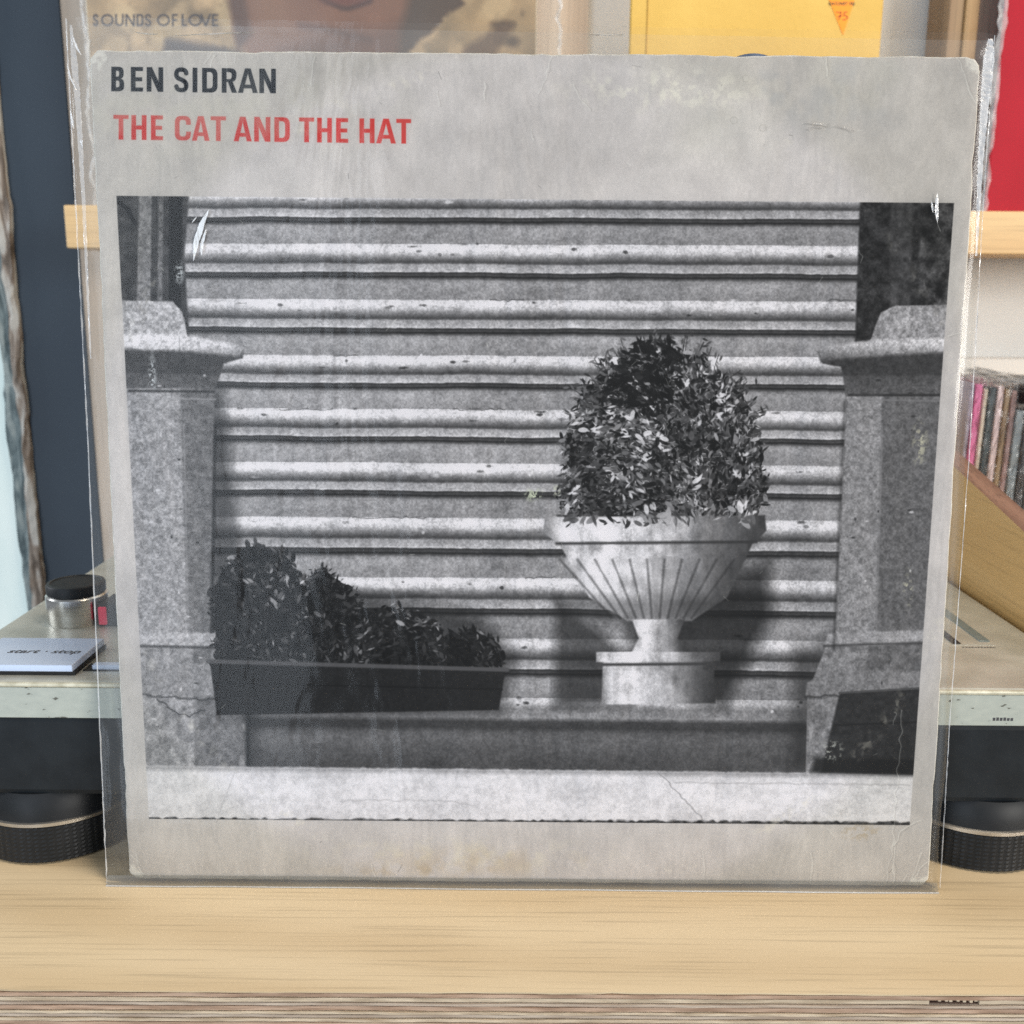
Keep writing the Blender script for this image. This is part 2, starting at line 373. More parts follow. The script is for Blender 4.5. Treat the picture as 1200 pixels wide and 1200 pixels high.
pier([(1032, 366), (1050, 358), (1120, 357), (1116, 402), (1018, 404)],
     [(958, 408), (1020, 399), (1120, 396), (1118, 412), (1020, 418), (962, 424)],
     [(958, 412), (1120, 405), (1114, 462), (994, 462), (985, 430), (964, 426)],
     [(988, 440), (1112, 440), (1110, 472), (992, 472)],
     [(992, 462), (1036, 462), (1030, 752), (978, 752)], [(1034, 462), (1112, 462), (1092, 752), (1026, 752)],
     [(970, 742), (1092, 738), (1091, 752), (966, 758)], [(946, 800), (975, 786), (1090, 786), (1088, 812), (944, 816)],
     [(968, 757), (1022, 757), (1010, 908), (944, 908), (946, 812)], [(1018, 757), (1092, 752), (1084, 908), (1002, 908)], .88)
def scallop(cx, cy, w_, h_, v):
    pic.poly([(cx - w_ * 1.5, cy + 6)] + arc(cx, cy, w_, h_, 190, 350, 12) + [(cx + w_ * 1.5, cy + 6)], speck(v, .4), 1.2)
pic.line([(150, 466), (252, 468)], .62, 2, 1, .7); pic.line([(992, 468), (1108, 470)], .5, 2, 1, .7)
pic.line([(151, 458), (250, 459)], .14, 2.5, 1.2, .8); pic.line([(994, 463), (1110, 463)], .1, 2.5, 1.2, .8)
pic.line([(215, 500), (221, 740)], .66, 1.6, 1.2, .5); pic.line([(1034, 500), (1027, 742)], .55, 1.8, 1.2, .6)
pic.line([(160, 757), (254, 759)], .2, 2.5, 1.5, .8); pic.line([(966, 757), (1090, 753)], .16, 2.5, 1.5, .8)
pic.line([(162, 814), (240, 820), (289, 818)], .18, 2, 1.2, .7, 2); pic.line([(944, 817), (1086, 813)], .14, 2, 1.2, .7, 2)
pic.line([(252, 500), (248, 740)], .10, 3, 2, .7); pic.line([(290, 820), (290, 895)], .08, 4, 2.5, .8); pic.line([(977, 760), (990, 470)], .12, 3, 2, .5)
pic.line([(185, 818), (200, 832), (222, 840), (240, 832)], .16, 1.3, .8, .8, 2)
for k in range(40):
    cx = (150 + rng.rand() * 95) if k % 2 else (985 + rng.rand() * 110); cy = 360 + rng.rand() * 520
    pic.ell(cx, cy, .8 + rng.rand() * 2, .8 + rng.rand(), .15 if rng.rand() < .6 else .85, .7, al=.7)
# pavement
P([(165, 897), (1085, 907), (1070, 985), (168, 975)], lambda x, y: .80 * (1 + (fbm(x, y, 6, 51, 3) - .5) * .16 + (fbm(x, y, 60, 53, 2, 14) - .5) * .10 + (vn(x, y, 1.8, 52) - .5) * .08) - .16 * np.clip(1 - np.abs(y - (x - 170) * .0105 - 900) / 5, 0, 1), 1.2, 1.0)
pic.line([(770, 903), (825, 962)], .55, 1.2, .8, .8, 1.5); pic.line([(275, 905), (256, 955)], .66, 1, .8, .6); pic.line([(790, 917), (1066, 920)], .62, 1.6, 1, .6, 1)
pic.line([(400, 938), (520, 938), (555, 944)], .68, 1.5, 1, .7, 1.5)
pic.line([(165, 961), (500, 963.5), (1080, 966)], lambda x, y: .22 * (1 + (vn(x, y, 4, 55) - .5) * 1.2), 5.5, 1.2, 1, 1.5, 5)
# generic planting on the steps: dark trough with evergreen, two pale pots with grey foliage, dark crate
def leafy(v, a=.9, s=7, seed=61):
    return lambda x, y: v * (1 + (fbm(x, y, s, seed, 3) - .5) * 2 * a + (np.abs(fbm(x, y, s * 1.7, seed + 9, 2, s * .8) - .5) < .03) * .8)
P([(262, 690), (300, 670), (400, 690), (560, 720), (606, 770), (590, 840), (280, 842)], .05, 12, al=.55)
def leaves(n, pts, tones, L=6, jit=1.0, out=3):
    Pn = np.array(pts, float); lo_, hi_ = Pn.min(0) - out, Pn.max(0) + out; c_ = 0; Q = []
    while c_ < n:
        q_ = lo_ + rng.rand(2) * (hi_ - lo_)
        if sd_poly(q_[:1], q_[1:], pts)[0] > out * rng.rand(): continue
        Q.append(q_); c_ += 1
    for k, q_ in enumerate(Q):
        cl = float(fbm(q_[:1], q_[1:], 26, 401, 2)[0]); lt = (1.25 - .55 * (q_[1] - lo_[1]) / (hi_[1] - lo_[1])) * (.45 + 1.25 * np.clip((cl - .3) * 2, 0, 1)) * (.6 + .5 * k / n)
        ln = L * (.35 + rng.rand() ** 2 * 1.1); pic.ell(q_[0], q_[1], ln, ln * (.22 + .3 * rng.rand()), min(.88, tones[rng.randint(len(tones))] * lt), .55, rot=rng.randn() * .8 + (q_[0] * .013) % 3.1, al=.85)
# low dark evergreens in a long dark trough
BUSH = [(252, 742), (250, 690), (270, 655), (300, 640), (334, 650), (356, 676), (378, 668), (412, 690), (432, 722), (462, 712), (498, 722), (520, 744), (552, 738), (580, 752), (588, 782), (400, 790), (252, 784)]
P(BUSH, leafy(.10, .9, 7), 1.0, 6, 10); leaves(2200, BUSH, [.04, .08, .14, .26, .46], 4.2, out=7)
P([(246, 774), (592, 784), (584, 832), (254, 838)], speck(.13, .2), 1); pic.line([(244, 775), (594, 785)], .34, 5, 1); pic.line([(250, 800), (588, 808)], .07, 1.6, 1)
# pale stone urn with a grey leaved shrub
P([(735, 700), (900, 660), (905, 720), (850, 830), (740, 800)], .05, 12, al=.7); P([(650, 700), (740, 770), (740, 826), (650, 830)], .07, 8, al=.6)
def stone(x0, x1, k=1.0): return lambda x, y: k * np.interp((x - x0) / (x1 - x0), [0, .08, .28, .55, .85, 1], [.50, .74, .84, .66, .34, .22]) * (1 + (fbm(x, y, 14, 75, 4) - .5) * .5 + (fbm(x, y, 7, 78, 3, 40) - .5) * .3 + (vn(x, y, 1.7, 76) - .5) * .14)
DOME = [(662, 606), (656, 578), (664, 548), (660, 520), (674, 492), (684, 462), (704, 444), (722, 420), (748, 414), (772, 404), (798, 414), (822, 418), (842, 440), (862, 456), (874, 484), (890, 508), (888, 540), (898, 566), (890, 594), (880, 616), (780, 632)]
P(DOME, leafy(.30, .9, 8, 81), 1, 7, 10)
for k in range(46):
    a_ = math.radians(200 + rng.rand() * 140); x_, y_ = 776 + 108 * math.cos(a_), 540 + 128 * math.sin(a_); dx_, dy_ = math.cos(a_) * (10 + rng.rand() * 16), math.sin(a_) * (10 + rng.rand() * 16)
    pic.line([(x_, y_), (x_ + dx_, y_ + dy_)], .16, .9, .6, .8)
    for q_ in range(5): pic.ell(x_ + dx_ * (q_ / 4) + rng.randn() * 2.4, y_ + dy_ * (q_ / 4) + rng.randn() * 2.4, 3.6, 1.3, .12 + rng.rand() * .4, .5, rot=rng.rand() * 3.1, al=.85)
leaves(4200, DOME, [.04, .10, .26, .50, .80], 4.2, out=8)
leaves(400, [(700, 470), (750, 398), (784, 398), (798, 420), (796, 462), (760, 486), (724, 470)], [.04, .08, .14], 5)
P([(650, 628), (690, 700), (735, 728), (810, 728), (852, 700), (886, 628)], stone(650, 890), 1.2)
for k in range(11):
    xx = 666 + k * 20.4; pic.poly([(xx - 6, 660), (xx - 3, 653), (xx + 3, 653), (xx + 6, 660), (768 + (xx + 5 - 768) * .46, 722), (768 + (xx - 5 - 768) * .46, 722)], .85 - .055 * k, 2, al=.35)
    pic.line([(xx - 10, 656), (768 + (xx - 10 - 768) * .46, 724)], .18, 2.2, 1.6, .6)
P([(650, 700), (886, 700), (840, 735), (700, 735)], .15, 8, al=.35)
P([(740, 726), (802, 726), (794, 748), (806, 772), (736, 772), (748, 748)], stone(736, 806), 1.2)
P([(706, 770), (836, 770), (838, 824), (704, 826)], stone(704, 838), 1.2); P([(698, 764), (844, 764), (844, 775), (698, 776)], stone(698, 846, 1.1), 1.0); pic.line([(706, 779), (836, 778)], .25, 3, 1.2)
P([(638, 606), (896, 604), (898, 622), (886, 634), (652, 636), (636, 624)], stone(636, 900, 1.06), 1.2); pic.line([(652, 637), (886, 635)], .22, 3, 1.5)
leaves(140, [(660, 590), (880, 590), (884, 612), (660, 614)], [.25, .45, .6], 6)
P([(962, 905), (984, 812), (1086, 806), (1084, 908)], speck(.16, .4, 5), 1.5); P([(955, 888), (1086, 890), (1084, 909), (950, 905)], .06, 3, al=.8)
pic.line([(984, 812), (1088, 806)], .30, 2.2, 1); pic.line([(978, 850), (1082, 846)], .08, 2, 1)
# slight warm-purple dye of the ink
tint = np.array([1.0, .982, .985], np.float32)
picc = np.clip(pic.c * 1.20, 0, 1.0) ** 1.16 * .89 + .03
picc = picc * tint
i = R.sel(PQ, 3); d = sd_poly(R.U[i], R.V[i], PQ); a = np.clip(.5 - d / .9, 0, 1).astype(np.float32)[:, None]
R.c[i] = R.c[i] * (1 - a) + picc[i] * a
# lettering
ink = (.085, .10, .125); red = (.80, .235, .22)
put_text(R, [('B', 130.5, 145.5), ('E', 153.4, 167.5), ('N', 172, 191.2), ('S', 204, 221), ('I', 225.8, 231.6), ('D', 237, 254.8),
             ('R', 260, 277.4), ('A', 279, 302), ('N', 304, 323.2)], 78.2, 28.6, 5.4, 4.6, ink, .0130, 130)
put_text(R, [('T', 133, 150.6), ('H', 154, 171.6), ('E', 177, 191), ('C', 205, 223.6), ('A', 225, 245.6), ('T', 247, 264.8), ('A', 274, 295),
             ('N', 298, 316.8), ('D', 321.6, 339.6), ('T', 350.6, 368.2), ('H', 371.8, 389), ('E', 394, 408), ('H', 421.4, 439), ('A', 441, 464), ('T', 464.6, 481.8)],
         134.6, 28.8, 5.4, 4.6, red, .0143, 133)
# ---- relief map (creases, pressed ring of the disc) and the wear that goes with it
Hh = Raster(U, V, (.5, .5, .5))
Hh.c += ((fbm(X, Y, 90, 101, 3) - .5) * .25 + (fbm(X, Y, 12, 103, 3) - .5) * .06)[..., None]
ring = np.abs(np.sqrt(((X - 628) / 505) ** 2 + ((Y - 560) / 487) ** 2) - 1) * 480
Hh.c += (np.clip(1 - ring / 9, 0, 1) * .16)[..., None]
rw = np.clip(1 - ring / 10, 0, 1) * np.clip((fbm(X, Y, 9, 111, 3) - .52) * 7, 0, 1) * np.clip((fbm(X, Y, 70, 113, 2) - .42) * 4, 0, 1)
R.c = R.c * (1 - rw[..., None] * .32) + np.array([.93, .90, .82], np.float32) * rw[..., None] * .32
outr = np.clip((ring - 4) / 30, 0, 1) * (np.sqrt(((X - 628) / 505) ** 2 + ((Y - 560) / 487) ** 2) > 1)
R.c *= 1 - (outr * .055)[..., None] * np.array([1, 1, 1.3], np.float32)
blot(780, 105, 120, 26, (.93, .91, .84), .55, 9, 5); blot(930, 105, 180, 60, (.66, .66, .66), .35, 30, 8)
blot(540, 1003, 190, 22, (.86, .83, .76), .5, 12, 6, .50); blot(560, 1012, 120, 20, (.74, .66, .54), .35, 24, 7, .42); blot(480, 1020, 90, 10, (.70, .62, .50), .4, 18, 17, .42)
blot(230, 135, 260, 60, (.78, .76, .70), .35, 30, 19); blot(1008, 975, 26, 10, (.66, .58, .45), .5, 4, 9, .45); blot(625, 580, 12, 8, (.8, .82, .72), 1, 3, 11, .45)
blot(652, 575, 5, 8, (.8, .8, .72), 1, 3, 12, .4); blot(1078, 520, 10, 26, (.8, .78, .68), .9, 5, 13, .5); blot(1064, 690, 6, 22, (.8, .78, .68), .9, 4, 14, .5)
blot(178, 440, 5, 26, (.85, .86, .86), 1, 3, 15, .42); blot(210, 320, 6, 14, (.85, .86, .86), 1, 3, 16, .42); blot(975, 880, 14, 14, (.8, .8, .76), .9, 3, 18, .52)
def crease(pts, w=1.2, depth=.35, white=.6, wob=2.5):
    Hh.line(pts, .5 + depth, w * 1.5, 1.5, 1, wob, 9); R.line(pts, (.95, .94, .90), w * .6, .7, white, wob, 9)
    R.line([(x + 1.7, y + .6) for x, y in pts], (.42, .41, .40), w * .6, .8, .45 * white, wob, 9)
for pts in ([(1058, 832), (1052, 900), (1049, 945), (1046, 990), (1037, 1040)], [(1048, 985), (1047, 1035)], [(1078, 962), (1056, 975), (1046, 992)],
            [(1080, 1000), (1064, 1040)], [(1122, 68), (1131, 88), (1135, 105), (1148, 130)], [(1088, 1005), (1070, 1030), (1066, 1040)], [(1060, 1026), (1052, 1040)],
            [(645, 64), (640, 90), (631, 110)], [(370, 66), (363, 100)], [(568, 95), (569, 116)], [(512, 108), (514, 122)], [(262, 58), (268, 85)], [(278, 58), (276, 74)],
            [(150, 1010), (172, 1032)], [(158, 1003), (166, 1022), (176, 1030)], [(248, 64), (240, 74)], [(253, 66), (247, 78)], [(183, 62), (190, 58)], [(690, 66), (690, 74)],
            [(968, 68), (968, 88)], [(823, 996), (827, 1036)], [(950, 1000), (950, 1036)], [(672, 100), (690, 128)], [(622, 152), (624, 164)], [(1110, 396), (1130, 388)],
            [(436, 1014), (438, 1030)]):
    crease(pts, 1.0, .3, .55)
for k in range(150):  # scuffs and specks
    cx = 140 + rng.rand() * 960; cy = 70 + rng.rand() * 950; L = rng.exponential(5) + 1; a_ = rng.rand() * 3.14
    c = (.93, .92, .88) if rng.rand() < .6 else (.35, .34, .33)
    R.line([(cx, cy), (cx + L * math.cos(a_), cy + L * math.sin(a_))], c, .5, .5, .25 + rng.rand() * .45)
for k in range(10):
    x0 = 150 + rng.rand() * 930; y0 = 240 + rng.rand() * 600; pts = [(x0 + rng.randn() * 2, y0 + j * 7) for j in range(3)]
    R.line(pts, (.85, .85, .82), .6, .5, .5, 2, 4)
for (cx, cy) in ((860, 141), (894, 150), (874, 92)):
    R.line(arc(cx, cy, 4, 4, 0, 360, 16), (.6, .58, .54), .5, .6, .5)
# worn white rim of the card
fr = np.minimum(np.minimum(ga, 1 - ga), np.minimum(gb, 1 - gb)) * 315
rim = np.clip(1.0 - fr / (.25 + 1.5 * np.clip(fbm(X, Y, 16, 121, 4) - .42, 0, 1)), 0, 1)
rim = np.clip(rim * 1.6, 0, 1) * .85
R.c = R.c * (1 - rim[..., None]) + np.array([.93, .915, .87], np.float32) * rim[..., None]
cr = np.sqrt(np.minimum(ga, 1 - ga) ** 2 + np.minimum(gb, 1 - gb) ** 2) * 315
cw = np.clip((fbm(X, Y, 8, 131, 4) * 9 - cr + 1.5) / 2, 0, 1) * .6
R.c = R.c * (1 - cw[..., None]) + np.array([.90, .885, .84], np.float32) * cw[..., None]
IMG_COVER = to_image("cover_print", R.c); IMG_RELIEF = to_image("cover_relief", Hh.c[::2, ::2, 0], True)
del pic, P3, xy

def print_mat(name, img, rough=.5, relief=None, spec=.4, bstr=.5, bdist=.0006):
    m, nt, b = new_mat(name)
    uv = N(nt, 'ShaderNodeUVMap'); ti = nt.nodes.new('ShaderNodeTexImage'); ti.image = img; ti.interpolation = 'Linear'; ti.extension = 'EXTEND'
    nt.links.new(uv.outputs[0], ti.inputs[0]); nt.links.new(ti.outputs[0], b.inputs['Base Color'])
    b.inputs['Roughness'].default_value = rough; b.inputs['Specular IOR Level'].default_value = spec
    if relief:
        t2 = nt.nodes.new('ShaderNodeTexImage'); t2.image = relief; t2.extension = 'EXTEND'; nt.links.new(uv.outputs[0], t2.inputs[0])
        bp = N(nt, 'ShaderNodeBump', Strength=bstr, Distance=bdist); nt.links.new(t2.outputs[0], bp.inputs['Height']); nt.links.new(bp.outputs[0], b.inputs['Normal'])
    return m
M_cover = print_mat('cover_card', IMG_COVER, .6, IMG_RELIEF, .05)
M_card = noisy('bare_card', (.62, .58, .50), (.80, .77, .70), 300, .9, bump=.3)
M_birch = wood('birch_veneer', (.69, .55, .355), (.60, .46, .28), 'x', .42, .34, .8, (.25, .72), 3.2, .25)
M_birch_y = wood('birch_side_panel', (.66, .46, .22), (.52, .33, .13), 'y', .42, .25, .8)
M_pine = wood('pine_ledge', (.72, .50, .25), (.56, .34, .14), 'x', .5, .3, 1.4)
PLY = [noisy('ply_pale', (.40, .31, .21), (.62, .51, .37), 700, .8, stretch=(.10, 1, 1), bump=.4), noisy('ply_brown', (.30, .19, .125), (.50, .35, .25), 700, .85, stretch=(.08, 1, 1), bump=.4),
       noisy('ply_grey', (.33, .25, .185), (.52, .43, .34), 700, .85, stretch=(.06, 1, 1), bump=.4)]
M_glue = noisy('glue_line', (.05, .028, .022), (.13, .075, .05), 200, .9, stretch=(.1, 1, 1))
M_plate = noisy('grey_metallic_paint', (.40, .40, .35), (.50, .50, .445), 60, .40, .35, .08, rr=.06)
def chipped():
    m, nt, b = new_mat('chipped_front_paint')
    v = coords(nt, (1, 1, 2.2)); n = N(nt, 'ShaderNodeTexNoise', Scale=180, Detail=5); nt.links.new(v, n.inputs['Vector'])
    r = ramp(nt, [(.325, (.10, .10, .08)), (.35, (.36, .39, .35)), (.8, (.42, .45, .40))]); nt.links.new(n.outputs[0], r.inputs[0]); nt.links.new(r.outputs[0], b.inputs['Base Color'])
    b.inputs['Metallic'].default_value = .15; b.inputs['Roughness'].default_value = .5; return m
M_front = chipped()
M_trim = noisy('worn_edge_paint', (.42, .40, .30), (.62, .60, .48), 220, .45, .2, .1)
M_rubber = noisy('black_rubber', (.006, .009, .012), (.011, .015, .019), 90, .6, bump=.1, spec=.25)
M_foot = noisy('foot_black_plastic', (.006, .008, .010), (.012, .014, .017), 90, .48, spec=.3)
M_chrome = noisy('brushed_chrome', (.58, .57, .54), (.70, .69, .67), 40, .24, 1.0, stretch=(1, 1, 40))
M_ring = noisy('dull_silver_ring', (.42, .40, .37), (.60, .58, .54), 80, .35, .9)
M_alu = noisy('satin_aluminium', (.50, .58, .74), (.58, .66, .80), 30, .42, .35, stretch=(.1, 1, 1))  # blue of the reflected window sky put into the base colour
M_white = noisy('white_wall_paint', (.66, .655, .63), (.74, .735, .71), 14, .8, bump=.12, bscale=300)
M_beige = wood('pale_beige_board', (.66, .55, .44), (.54, .43, .33), 'z', .6, .3, .7)
M_navy = noisy('dark_blue_paint', (.010, .022, .038), (.016, .030, .048), 9, .5, bump=.05)
M_ink = noisy('dark_print', (.03, .03, .035), (.05, .05, .055), 100, .6)
M_slot = noisy('black_slot', (.004, .004, .004), (.008, .008, .008), 100, .6)
M_teal = noisy('slider_scale_grey_green', (.12, .16, .16), (.18, .22, .22), 80, .4, .1)
def film(name, veil=.07, gloss=.10, rough=.10, tint=(1, 1, 1), bump=0.0, bs=(30, 30, 30), ndist=.002):
    m = bpy.data.materials.new(name); m.use_nodes = True; nt = m.node_tree; nt.nodes.remove(nt.nodes["Principled BSDF"]); out = nt.nodes["Material Output"]
    tr = N(nt, 'ShaderNodeBsdfTransparent', Color=(*tint, 1)); di = N(nt, 'ShaderNodeBsdfDiffuse', Color=(.8, .82, .84, 1)); gl = N(nt, 'ShaderNodeBsdfGlossy', Roughness=rough, Color=(1, 1, 1, 1))
    m1 = N(nt, 'ShaderNodeMixShader'); m2 = N(nt, 'ShaderNodeMixShader')
    lw = N(nt, 'ShaderNodeLayerWeight', Blend=.25)
    mr = N(nt, 'ShaderNodeMapRange'); mr.inputs['To Min'].default_value = gloss; mr.inputs['To Max'].default_value = .9
    nt.links.new(lw.outputs['Fresnel'], mr.inputs[0])
    v = coords(nt, (1, 1, .45)); n0 = N(nt, 'ShaderNodeTexNoise', Scale=14, Detail=5); nt.links.new(v, n0.inputs['Vector'])
    vr = N(nt, 'ShaderNodeMapRange'); vr.inputs['From Min'].default_value = .3; vr.inputs['From Max'].default_value = .7
    vr.inputs['To Min'].default_value = veil * .5; vr.inputs['To Max'].default_value = veil * 1.5; nt.links.new(n0.outputs[0], vr.inputs[0])
    nt.links.new(vr.outputs[0], m1.inputs[0]); nt.links.new(tr.outputs[0], m1.inputs[1]); nt.links.new(di.outputs[0], m1.inputs[2])
    gs = N(nt, 'ShaderNodeBsdfGlossy', Roughness=rough * 3.2); ms = N(nt, 'ShaderNodeMixShader'); ms.inputs[0].default_value = .25
    nt.links.new(gs.outputs[0], ms.inputs[1]); nt.links.new(gl.outputs[0], ms.inputs[2])
    nt.links.new(mr.outputs[0], m2.inputs[0]); nt.links.new(m1.outputs[0], m2.inputs[1]); nt.links.new(ms.outputs[0], m2.inputs[2])
    if bump:
        vb = coords(nt, bs); nb = N(nt, 'ShaderNodeTexNoise', Scale=1.0, Detail=4, Distortion=.6); nt.links.new(vb, nb.inputs['Vector'])
        bp = N(nt, 'ShaderNodeBump', Strength=bump, Distance=ndist); nt.links.new(nb.outputs[0], bp.inputs['Height'])
        nt.links.new(bp.outputs[0], gl.inputs['Normal']); nt.links.new(bp.outputs[0], gs.inputs['Normal']); nt.links.new(bp.outputs[0], lw.inputs['Normal'])
    nt.links.new(m2.outputs[0], out.inputs['Surface']); return m
M_film = film('clear_poly_film', .010, .002, .045, (.985, .985, .98), .5, (22, 22, 7), .004)
M_film_back = film('clear_poly_film_back', .05, .004, .14, (.97, .97, .96))
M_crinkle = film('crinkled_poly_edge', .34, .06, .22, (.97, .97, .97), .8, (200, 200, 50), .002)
M_cdfilm = film('cd_wrap', .02, .01, .10, (.97, .97, .97), .6, (160, 160, 90), .002)
M_flap = film('cd_wrap_flap', .25, .05, .12, (.97, .95, .93), .8, (160, 160, 90), .003)

# ------------------------------------------------------------------ structure: wall
wall = boxo('wall', (-0.344, 1.2, .452, .50, -.3, 1.2), M_white); tag(wall, 'off-white wall behind the ledge and the records', kind='structure')
bx = boxo('wall_panel', (-0.343, .045, .4445, .4505, -.3, 1.2), M_beige); tag(bx, 'pale beige board on the wall left, behind the ledge', kind='structure')

# ------------------------------------------------------------------ countertop with its plies
ct = thing('countertop', (0, 0, 0), 'pale birch plywood counter with layered raw front edge, under the record', 'counter')
YF = -.0634; XL, XR = -.262, .75
def ply(z1, z0, i, x0=XL, x1=XR, dy=0.0, mat=None, wavy=.00010, top=False):
    bm = bmesh.new(); n = 150 if (x1 - x0) > .5 else 10; rnd = random.Random(i * 7 + int(x0 * 100)); 
    yb = .47; prev = None; w = 0
    for k in range(n + 1):
        x = x0 + (x1 - x0) * k / n; w = w * .6 + rnd.gauss(0, wavy)
        sl = (x * .007)          # the edge runs very slightly askew of the sleeve
        y = YF + dy + w + sl
        if top and rnd.random() < .04: y += .0006
        a = [bm.verts.new(c) for c in ((x, y, z1), (x, yb, z1), (x, yb, z0), (x, y + (0 if not top else .0001), z0))]
        if prev:
            for q in range(4): bm.faces.new((prev[q], prev[(q + 1) % 4], a[(q + 1) % 4], a[q]))
        else: bm.faces.new(a)
        prev = a
    bm.faces.new(prev[::-1]); bmesh.ops.recalc_face_normals(bm, faces=bm.faces)
    return bm_obj('ply', bm, mat, ct)
z = 0.0; ply(z, z - .0006, 0, mat=M_birch, top=True, wavy=.0001); z -= .0006
seq = [(1, .0013), (0, .0014), (2, .0010), (1, .0015), (0, .0009), (2, .0010), (0, .0011), (1, .0012), (2, .0012), (0, .0013), (1, .0012), (2, .0013)]
for i, (mi, th) in enumerate(seq):
    dy = [.0002, .0004, .0001, .0003][i % 4]
    ply(z, z - .00042, 50 + i, dy=.0014, mat=M_glue, wavy=.0001); z -= .00042
    if i == 1:
        ply(z, z - th, i, XL, .1355, dy, PLY[mi]); ply(z, z - th, i + 30, .1525, XR, dy, PLY[mi])
    else: ply(z, z - th, i, dy=dy, mat=PLY[mi])
    z -= th
bm = bmesh.new(); rnd = random.Random(5)
for k in range(7):
    x = .138 + k * .0021 + rnd.random() * .0008; box(bm, x, x + .0010, YF + .0010 + rnd.random() * .0006, YF + .004, -.0031, -.0031 + .0007 + rnd.random() * .0005)
bm_obj('splinter', bm, PLY[0], ct)

# ------------------------------------------------------------------ record cover
rs = thing('record_sleeve', (0, 0, 0), 'worn grey LP cover with title lettering above a black and white photo of steps', 'record')
def outline(n=90):
    """(a,b,rag) around the card with rounded, worn corners"""
    r = .010; pts = []
    def corner(cx, cy, a0, rr):
        for k in range(9):
            t_ = math.radians(a0 + 90 * k / 8); pts.append((cx + rr * math.cos(t_), cy + rr * math.sin(t_)))
    r1, r2, r3, r4 = .016, .013, .014, .013
    corner(1 - r1, 1 - r1, 0, r1)
    pts.extend((1 - (k / n) * 1.0 * (1 - r1 - r2) - r1, 1) for k in range(1, n)); corner(r2, 1 - r2, 90, r2)
    pts.extend((0, 1 - r2 - k / n * (1 - r2 - r3)) for k in range(1, n)); corner(r3, r3, 180, r3)
    pts.extend((r3 + k / n * (1 - r3 - r4), 0) for k in range(1, n)); corner(1 - r4, r4, 270, r4)
    pts.extend((1, r4 + k / n * (1 - r1 - r4)) for k in range(1, n))
    return pts
rnd = random.Random(3)
OUT = []
w = 0
for a, b in outline():
    w = w * .72 + rnd.gauss(0, .00045)
    k = 1 - .0 * w
    OUT.append((a + (0.5 - a) * abs(w) * 2.2, b + (0.5 - b) * abs(w) * 2.2))
def card(name, mat, dfront, dback, mats):
    bm = bmesh.new(); uvl = bm.loops.layers.uv.new('UVMap')
    f = []; bk = []; f2 = []
    for a, b in OUT:
        x, s = quad(a, b); ax = .5 + (a - .5) * .997; bx_ = .5 + (b - .5) * .997
        xi, si = quad(ax, bx_)
        f2.append((bm.verts.new(on_sleeve(xi, si, dfront)), (ax, bx_)))
        f.append((bm.verts.new(on_sleeve(x, s, dfront - .0004)), (a, b))); bk.append((bm.verts.new(on_sleeve(x, s, dback)), (a, b)))
    n = len(f)
    face = bm.faces.new([v for v, _ in f2]); face.material_index = 0
    for l, (_, uv) in zip(face.loops, f2): l[uvl].uv = uv
    for i in range(n):
        j = (i + 1) % n
        q = bm.faces.new((f[i][0], f[j][0], f2[j][0], f2[i][0])); q.material_index = 0 if False else 1
        q = bm.faces.new((bk[i][0], bk[j][0], f[j][0], f[i][0])); q.material_index = 1
    q = bm.faces.new([v for v, _ in bk][::-1]); q.material_index = 1
    bmesh.ops.recalc_face_normals(bm, faces=bm.faces)
    return bm_obj(name, bm, mats, rs)
cardo = card('cover_card', None, 0.0, -.0030, [M_cover, M_card])
# blue-grey rim of the inner sleeve peeping over the top edge
bm = bmesh.new(); cx_, cs_ = pl(884, 66); ptsf = []
prof = [(cx_ + math.sin(math.radians(t_)) * .0168, cs_ - .0155 + math.cos(math.radians(t_)) * .0168) for t_ in range(-60, 61, 6)]
for d_ in (-.0010, -.0014): ptsf.append([bm.verts.new(on_sleeve(x, s, d_)) for x, s in prof])
bm.faces.new(ptsf[0]); bm.faces.new(ptsf[1][::-1])
for i in range(len(prof)):
    j = (i + 1) % len(prof); bm.faces.new((ptsf[0][i], ptsf[1][i], ptsf[1][j], ptsf[0][j]))
bm_obj('inner_sleeve', bm, noisy('inner_sleeve_blue', (.07, .10, .16), (.16, .20, .28), 200, .3), rs)['label'] = 'blue grey rim of the inner sleeve above the cover'

